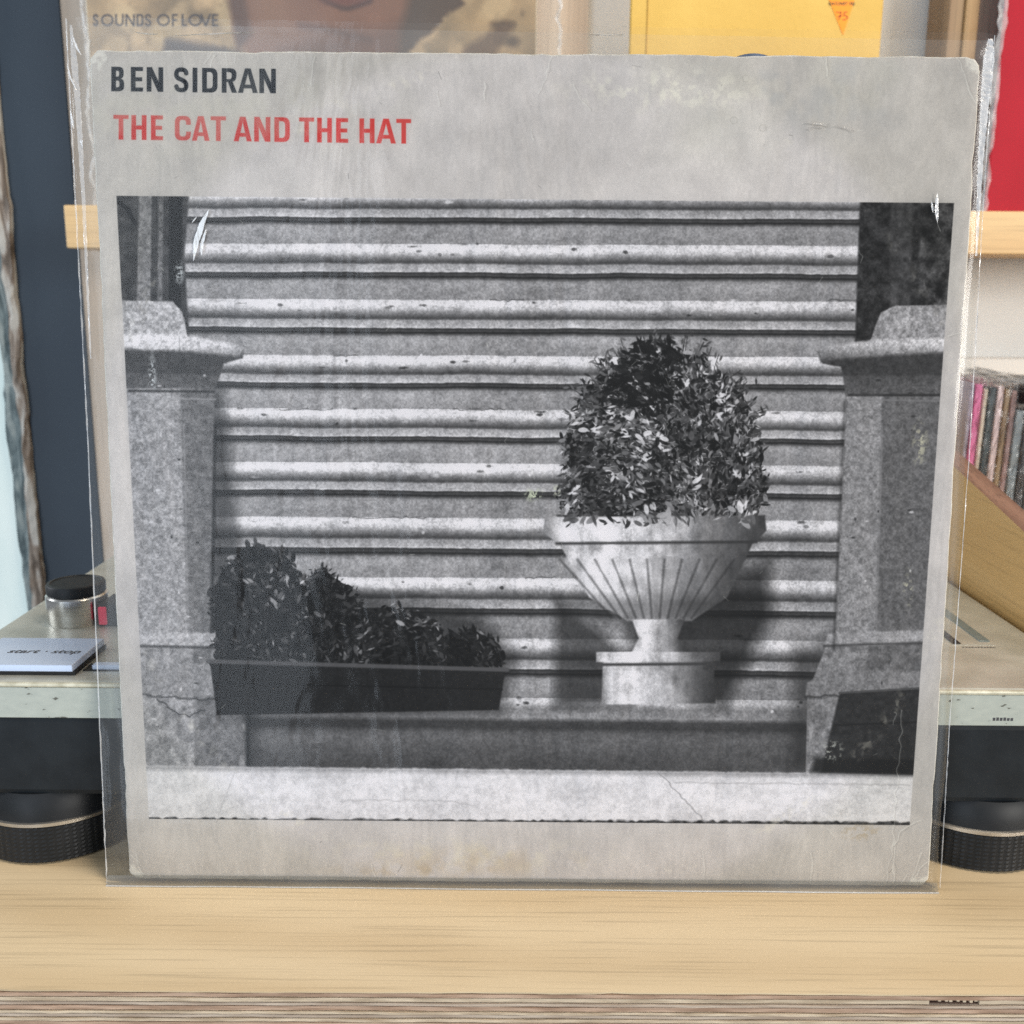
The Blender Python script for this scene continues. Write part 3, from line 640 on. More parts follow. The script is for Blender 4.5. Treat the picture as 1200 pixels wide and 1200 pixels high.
# ------------------------------------------------------------------ clear outer bag
pb = thing('plastic_sleeve', (0, 0, 0), 'clear crinkled plastic outer bag around the grey LP cover', 'plastic sleeve')
BQ = [np.array(pl(*c)) for c in ((76, 19), (1167, 39), (1100, 1045), (126, 1037))]
CQ = [np.array(q) for q in QC]
LATN = lambda x, y, s, seed=0: float(vn(np.array([x]), np.array([y]), s, seed)[0])
def sheet(name, side, mat, parent, top_extra=0.0, nx=150, ny=150):
    a, b = np.meshgrid(np.linspace(0, 1, nx), np.linspace(0, 1, ny))
    a_ = a[..., None]; b_ = b[..., None]
    P = (BQ[3] * (1 - a_) + BQ[2] * a_) * (1 - b_) + (BQ[0] * (1 - a_) + BQ[1] * a_) * b_
    x, s = P[..., 0], P[..., 1] + b * top_extra
    # distance inside the card
    xl = CQ[3][0] + (CQ[0][0] - CQ[3][0]) * np.clip(s / .315, 0, 1); xr = CQ[2][0] + (CQ[1][0] - CQ[2][0]) * np.clip(s / .315, 0, 1)
    outx = np.maximum(np.maximum(xl - x, x - xr), 0); outy = np.maximum(0, np.maximum(-s + .001, s - .3175))
    W_ = .0095
    fall = np.clip(1 - outx / W_, 0, 1) ** .8
    tp = np.clip(1 - outy / .02, 0.55, 1) * np.where(s < .001, np.clip(1 - outy / .004, 0, 1), 1)
    mid = -.0015; amp = .0019
    Xp = x * 1000; Sp = s * 1000
    wr = (fbm(Xp, Sp, 40, 201 + side, 3, 90) - .5) * .0010 + (fbm(Xp, Sp, 9, 205 + side, 3, 40) - .5) * .0022 * np.clip(outx / .004, 0, 1) + (fbm(Xp, Sp, 14, 209, 3, 10) - .5) * .0012 * np.clip(outy / .004, 0, 1)
    d = mid + side * (amp * fall * tp + .0002) + wr
    lim = (outx < .0008) & (outy < .0008)
    d = np.where(lim, (np.maximum(d, .00045) if side > 0 else np.minimum(d, -.0034)), d)
    edge = np.minimum(a, 1 - a) < 1e-6
    d = np.where(edge, mid + (fbm(Xp, Sp, 9, 205, 3, 40) - .5) * .0016, d)
    jit = (vn(Xp, Sp, 17, 221, 30) - .5) * .0014 * np.where(np.minimum(a, 1 - a) < .01, 1, 0)
    co = np.stack([x + jit, s * UP[1] + d * NRM[1], np.maximum(s * UP[2] + d * NRM[2], .0004)], -1).reshape(-1, 3)
    fs = [(j * nx + i, j * nx + i + 1, (j + 1) * nx + i + 1, (j + 1) * nx + i) for j in range(ny - 1) for i in range(nx - 1)]
    me = bpy.data.meshes.new(name); me.from_pydata(co.tolist(), [], fs); me.update()
    for p in me.polygons: p.use_smooth = True
    return link(name, me, mat, parent)
sheet('front_sheet', 1, M_film, pb); sheet('back_sheet', -1, M_film_back, pb, -.0015)
def strip(name, pts, width, mat, parent, seed=0, n=120, off=.0006, wamp=.0012, taper=None):
    """narrow crinkled fold of film following points given on the sleeve plane"""
    P = [np.array(p) for p in pts]; rnd_ = np.random.RandomState(seed); co = []; fs = []
    for k in range(n):
        t_ = k / (n - 1) * (len(P) - 1); i = min(int(t_), len(P) - 2); c = P[i] + (P[i + 1] - P[i]) * (t_ - i)
        for j, o in enumerate((-.5, -.15, .2, .5)):
            ww = width * (1 + rnd_.randn() * .05) * (taper(k / (n - 1)) if taper else 1)
            co.append(on_sleeve(c[0] + o * ww, c[1], off + rnd_.randn() * wamp * .16).tolist())
    for k in range(n - 1):
        for j in range(3): fs.append((k * 4 + j, k * 4 + j + 1, (k + 1) * 4 + j + 1, (k + 1) * 4 + j))
    me = bpy.data.meshes.new(name); me.from_pydata(co, [], fs); me.update(); 
    for p in me.polygons: p.use_smooth = True
    return link(name, me, mat, parent)
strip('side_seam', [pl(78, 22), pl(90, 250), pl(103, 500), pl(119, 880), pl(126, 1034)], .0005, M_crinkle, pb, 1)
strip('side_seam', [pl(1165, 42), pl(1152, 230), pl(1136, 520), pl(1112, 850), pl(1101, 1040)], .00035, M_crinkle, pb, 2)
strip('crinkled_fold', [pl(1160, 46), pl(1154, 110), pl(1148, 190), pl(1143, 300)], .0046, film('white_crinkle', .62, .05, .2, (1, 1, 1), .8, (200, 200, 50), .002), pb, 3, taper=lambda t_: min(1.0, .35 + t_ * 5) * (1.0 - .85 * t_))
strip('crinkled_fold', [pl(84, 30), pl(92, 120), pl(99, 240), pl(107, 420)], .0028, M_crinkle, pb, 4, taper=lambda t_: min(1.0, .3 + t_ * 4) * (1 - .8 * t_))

M_glint_fold = film('glint_fold_film', .55, .25, .12, (1, .98, .94), .4, (200, 200, 60), .002)  # lamp glints on the bag put in as pale strips, plus some crinkles
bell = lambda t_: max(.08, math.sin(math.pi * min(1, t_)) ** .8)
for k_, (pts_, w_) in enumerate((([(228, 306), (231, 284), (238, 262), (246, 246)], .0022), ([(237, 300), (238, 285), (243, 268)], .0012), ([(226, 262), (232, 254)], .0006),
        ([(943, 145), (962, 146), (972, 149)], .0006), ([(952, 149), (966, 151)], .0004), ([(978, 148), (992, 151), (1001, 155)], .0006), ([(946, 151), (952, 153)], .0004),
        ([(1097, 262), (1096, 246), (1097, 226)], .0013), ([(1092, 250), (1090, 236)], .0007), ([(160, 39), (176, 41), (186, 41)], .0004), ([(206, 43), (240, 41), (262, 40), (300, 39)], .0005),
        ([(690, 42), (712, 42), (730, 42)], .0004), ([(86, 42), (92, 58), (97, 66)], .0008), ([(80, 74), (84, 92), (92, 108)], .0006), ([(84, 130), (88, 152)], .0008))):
    if abs(pts_[-1][0] - pts_[0][0]) > abs(pts_[-1][1] - pts_[0][1]):      # horizontal glints and crinkles: widen in height instead
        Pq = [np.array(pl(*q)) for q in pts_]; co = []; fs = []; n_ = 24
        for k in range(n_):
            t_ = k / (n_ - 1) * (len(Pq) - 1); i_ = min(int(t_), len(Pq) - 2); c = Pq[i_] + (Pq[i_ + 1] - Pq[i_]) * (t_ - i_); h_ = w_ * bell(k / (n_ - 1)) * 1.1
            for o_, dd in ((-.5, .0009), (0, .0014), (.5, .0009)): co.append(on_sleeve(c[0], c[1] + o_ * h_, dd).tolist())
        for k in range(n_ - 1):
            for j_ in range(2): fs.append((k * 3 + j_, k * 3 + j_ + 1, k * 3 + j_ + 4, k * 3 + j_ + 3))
        me = bpy.data.meshes.new('glint_crease'); me.from_pydata(co, [], fs); link('glint_crease', me, M_glint_fold, pb)
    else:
        strip('glint_crease', [pl(*q) for q in pts_], w_, M_glint_fold, pb, 30 + k_, 30, .0012, .0006, taper=bell)
# the closed bottom of the bag lies folded forward on the counter
nx_ = 120; co = []; fs = []
for k in range(nx_):
    x = -.1660 + .3282 * k / (nx_ - 1); w1 = (LATN(x * 1000, 0, 23, 3) - .5) * .0008; w2 = (LATN(x * 1000, 5, 31, 5) - .5) * .0010
    for yv, zv in ((-.0006, .0034), (-.0013, .0022 + w1 * .3), (-.0020, .0012 + w2 * .3), (-.0029 + w1 * .6, .0005)): co.append((x, yv, zv))
for k in range(nx_ - 1):
    for j in range(3): fs.append((k * 4 + j, k * 4 + j + 1, k * 4 + j + 5, k * 4 + j + 4))
me = bpy.data.meshes.new('bottom_fold'); me.from_pydata(co, [], fs)
for p in me.polygons: p.use_smooth = True
link('bottom_fold', me, film('folded_poly_bottom', .08, .01, .25, (.66, .66, .62)), pb)
bm = bmesh.new(); prev = None
for k in range(nx_):
    c_ = Vector(co[k * 4 + 3]); a_ = [bm.verts.new(c_ + Vector(d_)) for d_ in ((0, .0002, 0), (0, -.0003, .0001), (0, -.0004, -.0003), (0, .0002, -.0003))]
    if prev:
        for q in range(4): bm.faces.new((prev[q], prev[(q + 1) % 4], a_[(q + 1) % 4], a_[q]))
    prev = a_
bm_obj('bottom_seam', bm, M_crinkle, pb)

# ------------------------------------------------------------------ turntable
tt = thing('turntable', (-.005, .19, 0), 'grey turntable with round black feet standing behind the LP cover', 'turntable')
TX0, TX1, TY0, TY1, TZ = -.2405, .2295, .0135, .357, .0790
boxo('top_plate', (TX0, TX1, TY0, TY1, .0638, TZ), [M_plate], tt, .0014, 2)
boxo('front_panel', (TX0 + .001, TX1 - .001, TY0 - .0008, TY0 + .002, .0640, TZ - .0022), M_front, tt, .0002)
boxo('front_trim', (TX0 + .0014, TX1 - .0014, TY0 - .0010, TY0 + .0016, TZ - .0022, TZ - .0004), M_trim, tt, .0007, 2)
boxo('rubber_base', (TX0 + .002, TX1 - .002, TY0 + .0025, TY1 - .002, .0285, .0638), M_rubber, tt, .003, 2)
for fx, fy in ((-.203, .0455), (.192, .0455), (-.203, .32), (.192, .32)):
    bm = bmesh.new(); lathe(bm, fx, fy, [(.0300, .0295), (.0318, .0270), (.0330, .0215), (.0333, .0186)][::-1], 64)
    ft = bm_obj('foot', bm, M_foot, tt, True)
    bm = bmesh.new(); lathe(bm, fx, fy, [(.0335, .0166), (.0343, .0169), (.0343, .0183), (.0335, .0186)], 96); o = bm_obj('ring', bm, M_ring, None, True); o.parent = ft; o.location = -Vector(tt.location)
    rows = 17; bm = bmesh.new()
    prof_ = [(.0325, .0002), (.0336, .0008)] + [(.0338, .0012 + k * (.0150 / rows)) for k in range(rows + 1)] + [(.0332, .0166)]
    lathe(bm, fx, fy, prof_, 288, fn=lambda r, z_, i: r + (.00022 if (abs(r - .0338) < 1e-6 and (i // 2) % 2 == 0 and int((z_ - .0012) / (.0150 / rows) + .5) % 2 == 0) else 0))
    o = bm_obj('knurled_grip', bm, M_foot, None, False); o.parent = ft; o.location = -Vector(tt.location)
bpy.context.view_layer.update()
# power knob
bm = bmesh.new(); lathe(bm, -.2098, .0912, [(.0134, TZ), (.0136, TZ + .0006), (.0136, TZ + .0128), (.0130, TZ + .0134), (.0127, TZ + .0136)], 72)
kn = bm_obj('power_knob', bm, M_chrome, tt, True)
bm = bmesh.new(); lathe(bm, -.2098, .0912, [(.0125, TZ + .0136), (.0130, TZ + .0142), (.0130, TZ + .0178), (.0126, TZ + .0186), (.0112, TZ + .0188), (.0108, TZ + .0184)], 72)
o = bm_obj('cap', bm, M_foot, None, True); o.parent = kn; o.location = -Vector(tt.location)
boxo('strobe_lamp', (-.1968, -.186, .0815, .100, TZ, TZ + .0105), M_slot, tt, .001, 1)
mr_, ntr, br = new_mat('red_lamp_lens'); br.inputs['Base Color'].default_value = (.55, .03, .08, 1); br.inputs['Emission Color'].default_value = (1, .04, .12, 1); br.inputs['Emission Strength'].default_value = .12; br.inputs['Roughness'].default_value = .2
boxo('lamp_lens', (-.1962, -.1925, .0806, .0822, TZ + .001, TZ + .0095), mr_, tt, .0004)
# start stop button
bt = boxo('start_button', (-.2262, -.1822, .0195, .0520, TZ + .0018, TZ + .0046), M_alu, tt, .0002)
o = boxo('button_body', (-.2256, -.1816, .0203, .0524, TZ + .0001, TZ + .0018), M_slot, None); o.parent = bt; o.location = -Vector(tt.location)
sb = boxo('speed_button', (-.1772, -.1600, .0262, .0300, TZ + .0001, TZ + .0022), M_alu, tt, .0003)
boxo('button_well', (-.1805, -.1590, .0252, .0330, TZ - .0002, TZ + .0003), M_slot, tt)
def text(name, body, loc, size, mat, parent, rot=(0, 0, 0), shear=0.0, sx=1.0, extr=.00003, off=.0):
    c = bpy.data.curves.new(name, 'FONT'); c.body = body; c.size = size; c.shear = shear; c.extrude = extr; c.align_x = 'CENTER'; c.align_y = 'CENTER'; c.offset = off
    o = bpy.data.objects.new(name + '_tmp', c); COL.objects.link(o); bpy.context.view_layer.update()
    me = bpy.data.meshes.new_from_object(o.evaluated_get(bpy.context.evaluated_depsgraph_get())); bpy.data.objects.remove(o)
    me.name = name; me.transform(Matrix.Translation(Vector(loc) - (Vector(parent.location) if parent.parent is None else Vector((0, 0, 0)))) @ Matrix.Rotation(rot[2], 4, 'Z') @ Matrix.Rotation(rot[0], 4, 'X') @ Matrix.Diagonal((sx, 1, 1, 1)))
    return link(name, me, mat, parent)
tx = text('lettering', 'start \u00b7 stop', (-.2002 + .005, .0350 - .19, TZ + .00465), .0060, M_ink, bt, shear=.2, sx=1.12, off=.00008)
# pitch slider
boxo('slider_scale', (.2022, .2070, .0700, .200, TZ - .0002, TZ + .0006), M_teal, tt, .0002)
boxo('slider_slot', (.1888, .1926, .0665, .200, TZ - .0002, TZ + .0004), M_slot, tt)
boxo('slider_plate', (.1885, .2075, .0655, .205, TZ - .0004, TZ + .00015), M_plate, tt)
bm = bmesh.new(); rnd = random.Random(9)
for k in range(11):
    x = .1915 + k * .00135; box(bm, x, x + .0009, .0622, .0622 + .0008 + .0004 * rnd.random(), TZ - .0001, TZ + .00006)
bm_obj('lettering', bm, M_ink, tt)
bm = bmesh.new()
for k in range(6):
    x = .1835 + k * .0014; box(bm, x, x + .0010, TY0 - .00088, TY0, .0662, .0662 + .0011 + .0004 * rnd.random())
bm_obj('lettering', bm, M_ink, tt)
# platter with toothed rim
bm = bmesh.new(); px_, py_ = -.040, .190
pf = [(.150, TZ + .0002), (.1610, TZ + .0010), (.1615, TZ + .0030), (.1625, TZ + .0034), (.1630, TZ + .0060), (.1638, TZ + .0064), (.1640, TZ + .0092), (.1650, TZ + .0096), (.1655, TZ + .0130), (.1650, TZ + .0140), (.1600, TZ + .0140), (.158, TZ + .0120)]
lathe(bm, px_, py_, pf, 720, fn=lambda r, z_, i: r + (.0008 if (i % 4 < 2 and TZ + .0009 < z_ < TZ + .0094) else 0))
bm_obj('platter', bm, M_alu, tt, False)
bm = bmesh.new(); lathe(bm, px_, py_, [(.1570, TZ + .0121), (.1570, TZ + .0150), (.150, TZ + .0155)], 96); bm_obj('slipmat', bm, M_rubber, tt)

# ------------------------------------------------------------------ ledge with displayed records
ld = boxo('display_ledge', (-.3215, .80, .372, .4440, .2590, .2880), M_pine, None, .0010, 2); tag(ld, 'pale wooden display ledge on the wall under the records', 'ledge')
# left record: beige cover with a portrait on blossoms, only its lower part in view
YR = .392
def upright(name, x0, x1, z0, z1, y, th, mat, parent, bev=.0008):
    bm = bmesh.new(); box(bm, x0, x1, y, y + th, z0, z1, bev=bev)
    uvl = bm.loops.layers.uv.new('UVMap')
    for f in bm.faces:
        for l in f.loops: l[uvl].uv = ((l.vert.co.x - x0) / (x1 - x0), (l.vert.co.z - z0) / (z1 - z0))
    return bm_obj(name, bm, mat, parent)
RX0, RX1, RZ0, RZ1 = -.3035, .0065, .2885, .5985
TW = 900
ga2, gb2 = np.meshgrid((np.arange(TW) + .5) / TW, 1 - (np.arange(TW) + .5) / TW)
Z_ = 0; P3 = np.stack([RX0 + (RX1 - RX0) * ga2, np.full_like(ga2, YR), RZ0 + (RZ1 - RZ0) * gb2], -1); U2, V2 = proj(P3)
R = Raster(U2, V2, (.66, .56, .42)); X2, Y2 = R.U, R.V
R.c *= (1 + (fbm(X2, Y2, 60, 301, 3) - .5) * .5 + (fbm(X2, Y2, 12, 303, 3) - .5) * .15)[..., None]
dk = (np.clip((fbm(X2, Y2, 42, 305, 3) - .56) * 9, 0, 1) * np.clip((X2 - 262) / 20, .12, 1))[..., None]; R.c = R.c * (1 - dk * .65) + np.array([.26, .19, .14]) * dk * .65
for k in range(150):
    cx = 108 + rng.rand() * 520; cy = -40 + rng.rand() * 210; R.ell(cx, cy, 9 + rng.rand() * 12, 8 + rng.rand() * 8, (.86 + rng.rand() * .05, .77, .60), 3.5, 4, 9, .55, rng.rand() * 3)
R.poly([(196, 45), (262, 55), (285, 60), (265, 90), (180, 90)], (.30, .24, .22), 5, 4, 9, .9)
R.poly([(500, -60), (545, 5), (520, 22), (480, 60), (515, 90), (440, 90), (430, 40), (470, -10)], (.33, .25, .19), 3, 4, 12, .95)
R.poly([(585, 30), (600, 30), (565, 90), (520, 90), (545, 55)], (.42, .32, .24), 4, 4, 12, .8)
skin = lambda x, y: np.stack([v_ * (1 + (fbm(x, y, 50, 311, 2) - .5) * .22 + np.clip(1 - np.abs(x - 395) / 120, 0, 1) * .12) for v_ in (.50, .345, .26)], -1)
R.poly([(272, -90), (276, 40), (300, 82), (330, 120), (440, 120), (462, 70), (478, 0), (485, -90)], skin, 7, 5, 30)
R.poly([(262, -90), (272, -90), (288, 0), (296, 40), (278, 60), (268, 0)], (.38, .25, .18), 4)
R.line([(368, -8), (384, 2), (400, 9), (408, 10), (418, 7), (434, 1)], (.20, .12, .10), 4.5, 3.2, .85); R.ell(404, 2, 24, 5, (.42, .24, .20), 4, al=.6)
R.poly([(330, 60), (400, 40), (470, 30), (470, 90), (330, 110)], (.34, .22, .17), 12, al=.5); R.poly([(285, -80), (330, -80), (345, 40), (300, 50)], (.62, .46, .34), 14, al=.5)
R.ell(405, -12, 34, 14, (.46, .25, .21), 6, al=.8)
R.line([(352, 30), (380, 34), (405, 40), (432, 47)], (.33, .22, .19), 6, 5, .6)
put_text(R, [('S', 109, 115), ('O', 118.5, 133), ('U', 135, 145), ('N', 147, 158), ('D', 160, 168), ('S', 170, 177), ('O', 184, 199), ('F', 201.5, 208), ('L', 213, 219), ('O', 221, 236.5),
             ('V', 234.5, 247.5), ('E', 248.5, 255.5)], 16.5, 14.2, 2.0, 2.0, (.17, .14, .17), .0, 0, .6)
rimw = np.clip(1 - np.minimum(ga2, 1 - ga2) * 310 / 1.2, 0, 1)[..., None]; R.c = R.c * (1 - rimw) + np.array([.9, .87, .8]) * rimw
IMG2 = to_image("portrait_print", R.c)
r1 = thing('record_cover', (RX0, YR, RZ0), 'beige record cover with a cropped face among pale blossoms, left on the ledge', 'record')
upright('cover_card', RX0, RX1, RZ0, RZ1, YR, .003, print_mat('portrait_cover', IMG2, .35), r1)
def rigid_bag(name, x0, x1, z0, z1, y, parent, m_=M_film_back, seed=1):
    a, b = np.meshgrid(np.linspace(0, 1, 40), np.linspace(0, 1, 60)); x = x0 + a * (x1 - x0); zz = z0 + b * (z1 - z0)
    yy_ = y + (fbm(x * 1000, zz * 1000, 20, seed, 3, 60) - .5) * .002
    me = bpy.data.meshes.new(name); me.from_pydata(np.stack([x, yy_, zz], -1).reshape(-1, 3).tolist(), [], [(j * 40 + i, j * 40 + i + 1, (j + 1) * 40 + i + 1, (j + 1) * 40 + i) for j in range(59) for i in range(39)])
    for p in me.polygons: p.use_smooth = True
    me.transform(Matrix.Translation(-Vector(parent.location))) if parent else None
    return link(name, me, m_, parent)
def vstrip(name, x, w_, z0, z1, y, mat, parent, seed, n=80, jx=.0008):
    rd = np.random.RandomState(seed); co = []; fs = []; jl = 0
    for k in range(n):
        jl = jl * .7 + rd.randn() * jx
        for o_ in (-.5, -.1, .25, .5): co.append((x + o_ * w_ * (1 + rd.randn() * .25) + jl, y + rd.randn() * .0008, z0 + (z1 - z0) * k / (n - 1)))
    for k in range(n - 1):
        for j in range(3): fs.append((k * 4 + j, k * 4 + j + 1, k * 4 + j + 5, k * 4 + j + 4))
    me = bpy.data.meshes.new(name); me.from_pydata(co, [], fs); me.transform(Matrix.Translation(-Vector(parent.location)))
    return link(name, me, mat, parent)
b1 = thing('plastic_sleeve', (RX0, YR, RZ0), 'clear plastic bag around the beige cover with the cropped face', 'plastic sleeve')
rigid_bag('front_sheet', RX0 - .002, RX1 + .0165, RZ0, RZ1 + .006, YR - .002, b1, M_film_back, 3)
rigid_bag('back_sheet', RX0 - .002, RX1 + .0165, RZ0, RZ1 + .006, YR + .006, b1, M_film_back, 4)
vstrip('side_seam', RX1 + .0163, .0024, RZ0, RZ1, YR - .002, M_crinkle, b1, 5); vstrip('side_seam', RX0 - .002, .0022, RZ0, RZ1, YR - .0024, M_crinkle, b1, 6)
# yellow cover
yl = thing('record_cover', (.0718, .405, .2885), 'plain yellow cloth textured cover in the middle of the ledge', 'record')
M_yel = noisy('yellow_paper', (.66, .42, .085), (.76, .50, .12), 16, .6, bump=.25, bscale=260)
upright('cover_card', .0718, .2478, .2885, .4645, .405, .004, M_yel, yl, .001)
boxo('spine_fold', (.0835, .0841, .4044, .4052, .2885, .4645), noisy('yellow_fold', (.42, .24, .04), (.5, .3, .05), 30, .7), yl)
tg = thing('price_tag', (.2175, .4046, .40), 'orange triangular paper price tag stuck on the yellow cover', 'price tag')
A = [at(u, v, y=.4046) for u, v in ((960, -30), (1011, -30), (988, 41))]; A = [Vector((p[0], .4046, p[2])) for p in A]
bm = bmesh.new(); f_ = [bm.verts.new(p) for p in A]; k_ = [bm.verts.new(p + Vector((0, .0004, 0))) for p in A]
bm.faces.new(f_); bm.faces.new(k_[::-1])
for i in range(3): bm.faces.new((f_[i], k_[i], k_[(i + 1) % 3], f_[(i + 1) % 3]))
bmesh.ops.recalc_face_normals(bm, faces=bm.faces)
bm_obj('paper', bm, noisy('orange_paper', (.95, .30, .008), (1.0, .36, .012), 30, .5), tg)
p_ = at(986.5, 4.5, y=.4045); text('printed_line', 'GATONET 785', (p_[0], .4045, p_[2]), .0028, M_ink, tg, rot=(math.pi / 2, 0, 0), off=.00004)
M_pen = noisy('red_pen', (.34, .04, .01), (.42, .06, .015), 50, .5)
def stroke(name, pts, w_, mat, parent, y):
    bm = bmesh.new()
    for a_, b_ in zip(pts, pts[1:]):
        a3 = at(*a_, y=y); b3 = at(*b_, y=y); dv = np.array([b3[0] - a3[0], b3[2] - a3[2]]); L = max(np.hypot(*dv), 1e-6); nn = np.array([-dv[1], dv[0]]) / L * w_ / 2
        q = [(a3[0] + nn[0], a3[2] + nn[1]), (b3[0] + nn[0], b3[2] + nn[1]), (b3[0] - nn[0], b3[2] - nn[1]), (a3[0] - nn[0], a3[2] - nn[1])]
        vs = [bm.verts.new((c[0], y, c[1])) for c in q]; vb = [bm.verts.new((c[0], y + .00015, c[1])) for c in q]
        bm.faces.new(vs); bm.faces.new(vb[::-1])
        for i in range(4): bm.faces.new((vs[i], vb[i], vb[(i + 1) % 4], vs[(i + 1) % 4]))
    bmesh.ops.recalc_face_normals(bm, faces=bm.faces)
    return bm_obj(name, bm, mat, parent)
stroke('handwritten_digit', [(980, 14.5), (986, 14.2), (984.5, 19), (983, 23)], .00055, M_pen, tg, .4044)
stroke('handwritten_digit', [(981.5, 19.5), (986.8, 18.2)], .00055, M_pen, tg, .4044)
stroke('handwritten_digit', [(993, 14), (989.5, 14.4), (988.8, 18), (992, 18.6), (993.6, 20.6), (991, 22.8), (987.5, 23)], .00055, M_pen, tg, .4044)
# upright of stacked boards
up = thing('shelf_upright', (.31, .41, .2885), 'brown wooden upright of three boards between the yellow and red covers', 'upright')
for x0, x1, y0, cc in ((.2935, .3040, .404, ((.33, .22, .12), (.24, .15, .08))), (.3042, .3130, .401, ((.50, .33, .16), (.38, .24, .11))), (.3132, .3300, .406, ((.26, .20, .16), (.19, .145, .12)))):
    boxo('board', (x0, x1, y0, .444, .2885, .75), wood('board_%d' % int(x0 * 1e4), cc[0], cc[1], 'z', .55, .4, 1.2), up, .0006)
# red record
rd = thing('record_cover', (.3245, .388, .2885), 'glossy plain red record cover at the right end of the ledge', 'record')
upright('cover_card', .3250, .6400, .2885, .6035, .388, .003, noisy('red_gloss_card', (.50, .012, .028), (.60, .018, .04), 8, .5, spec=.15), rd, .0008)
b2 = thing('plastic_sleeve', (.322, .386, .2885), 'clear plastic bag around the plain red cover', 'plastic sleeve')
rigid_bag('front_sheet', .3215, .6430, .2885, .606, .3850, b2, film('red_cover_film', .004, -.02, .10, (1, 1, 1), .10, (30, 30, 30), .002), 8)
vstrip('side_seam', .3222, .0050, .2885, .606, .3846, M_crinkle, b2, 9, 60, .0004)

# ------------------------------------------------------------------ left wall pieces: dark post, peeling timber and pale glazed door
dp = boxo('door_post', (-.3928, -.3425, .4435, .50, -.3, 1.2), M_navy, None, .001, 2); tag(dp, 'dark navy painted upright post left of the ledge', 'post')
rnd = random.Random(21)
def peel_mat(name, c0, c1, c2):
    m, nt, b = new_mat(name); v = coords(nt, (3, 3, .7)); n = N(nt, 'ShaderNodeTexNoise', Scale=34, Detail=7, Distortion=.8); nt.links.new(v, n.inputs['Vector'])
    r = ramp(nt, [(.38, c0), (.47, c1), (.56, c2)]); nt.links.new(n.outputs[0], r.inputs[0]); nt.links.new(r.outputs[0], b.inputs['Base Color']); b.inputs['Roughness'].default_value = .6
    bp = N(nt, 'ShaderNodeBump', Strength=.7, Distance=.003); nt.links.new(n.outputs[0], bp.inputs['Height']); nt.links.new(bp.outputs[0], b.inputs['Normal']); return m
pt = thing('peeling_frame', (-.40, .44, -.3), 'weathered timber door frame with peeling grey and brown paint, left edge of the photo', 'door frame')
def ragged(name, x0, x1, y0, y1, z0, z1, mat, parent, seed, amp=.0012, n=160):
    rd_ = random.Random(seed); bm = bmesh.new(); prev = None; w1 = w2 = w3 = 0
    for k in range(n + 1):
        zz = z0 + (z1 - z0) * k / n; w1 = w1 * .8 + rd_.gauss(0, amp * .5); w2 = w2 * .8 + rd_.gauss(0, amp * .5); w3 = w3 * .7 + rd_.gauss(0, amp * .6)
        xm = (x0 + x1) / 2
        a_ = [bm.verts.new(c) for c in ((x0 + w1, y0 + w3, zz), (xm + w3, y0 - .001 + w2, zz), (x1 + w2, y0 + w1, zz), (x1 + w2 * .5, y1, zz), (x0, y1, zz))]
        if prev:
            for q in range(5): bm.faces.new((prev[q], prev[(q + 1) % 5], a_[(q + 1) % 5], a_[q]))
        else: bm.faces.new(a_)
        prev = a_
    bm.faces.new(prev[::-1]); bmesh.ops.recalc_face_normals(bm, faces=bm.faces); return bm_obj(name, bm, mat, parent)
ragged('wood_strip', -.4002, -.3932, .438, .50, -.3, .9, peel_mat('peeling_brown', (.10, .075, .055), (.24, .19, .15), (.42, .40, .36)), pt, 1)
ragged('wood_strip', -.4103, -.3998, .443, .50, -.3, .9, peel_mat('peeling_teal', (.05, .075, .08), (.13, .17, .175), (.26, .30, .29)), pt, 2)
mg, ntg, bg = new_mat('pale_lit_glass'); bg.inputs['Base Color'].default_value = (.5, .58, .56, 1); bg.inputs['Roughness'].default_value = .25
vg = coords(ntg, (4, 4, 1)); ng_ = N(ntg, 'ShaderNodeTexNoise', Scale=9, Detail=5); ntg.links.new(vg, ng_.inputs['Vector']); rg = ramp(ntg, [(.35, (.52, .66, .66)), (.65, (.80, .88, .86))]); ntg.links.new(ng_.outputs[0], rg.inputs[0])
ntg.links.new(rg.outputs[0], bg.inputs['Emission Color']); bg.inputs['Emission Strength'].default_value = .34
gl_ = boxo('window_pane', (-.64, -.4106, .452, .458, -.3, 1.2), mg, None); tag(gl_, 'pale daylit frosted window pane at the far left edge', 'window')

# ------------------------------------------------------------------ CD bin on the right
bn = thing('storage_bin', (.30, .28, 0), 'birch plywood browser bin with sloping side, right of the turntable', 'bin')
def panel(x0, x1, pts, mat, matedge, name):
    bm = bmesh.new(); A_ = [bm.verts.new((x0, y, z_)) for y, z_ in pts]; B_ = [bm.verts.new((x1, y, z_)) for y, z_ in pts]
    bm.faces.new(A_); bm.faces.new(B_[::-1]); n = len(pts)
    for i in range(n):
        f = bm.faces.new((A_[i], B_[i], B_[(i + 1) % n], A_[(i + 1) % n])); f.material_index = 1
    bmesh.ops.recalc_face_normals(bm, faces=bm.faces); return bm_obj(name, bm, [mat, matedge], bn)
M_edge = wood('ply_end_grain', (.26, .15, .105), (.17, .095, .065), 'y', .6, .6, 2)
zt = lambda y: .1367 + (y - .178) * .2075
panel(.2345, .2460, [(.035, .0004), (.035, zt(.035)), (.430, zt(.430)), (.430, .0004)], M_birch_y, M_edge, 'side_panel')
panel(.640, .652, [(.035, .0004), (.035, zt(.035)), (.430, zt(.430)), (.430, .0004)], M_birch_y, M_edge, 'side_panel')
boxo('bottom_panel', (.2462, .6398, .036, .4375, .040, .0510), M_birch, bn)
boxo('front_panel', (.2462, .6398, .036, .047, .0004, .0398), M_birch, bn)
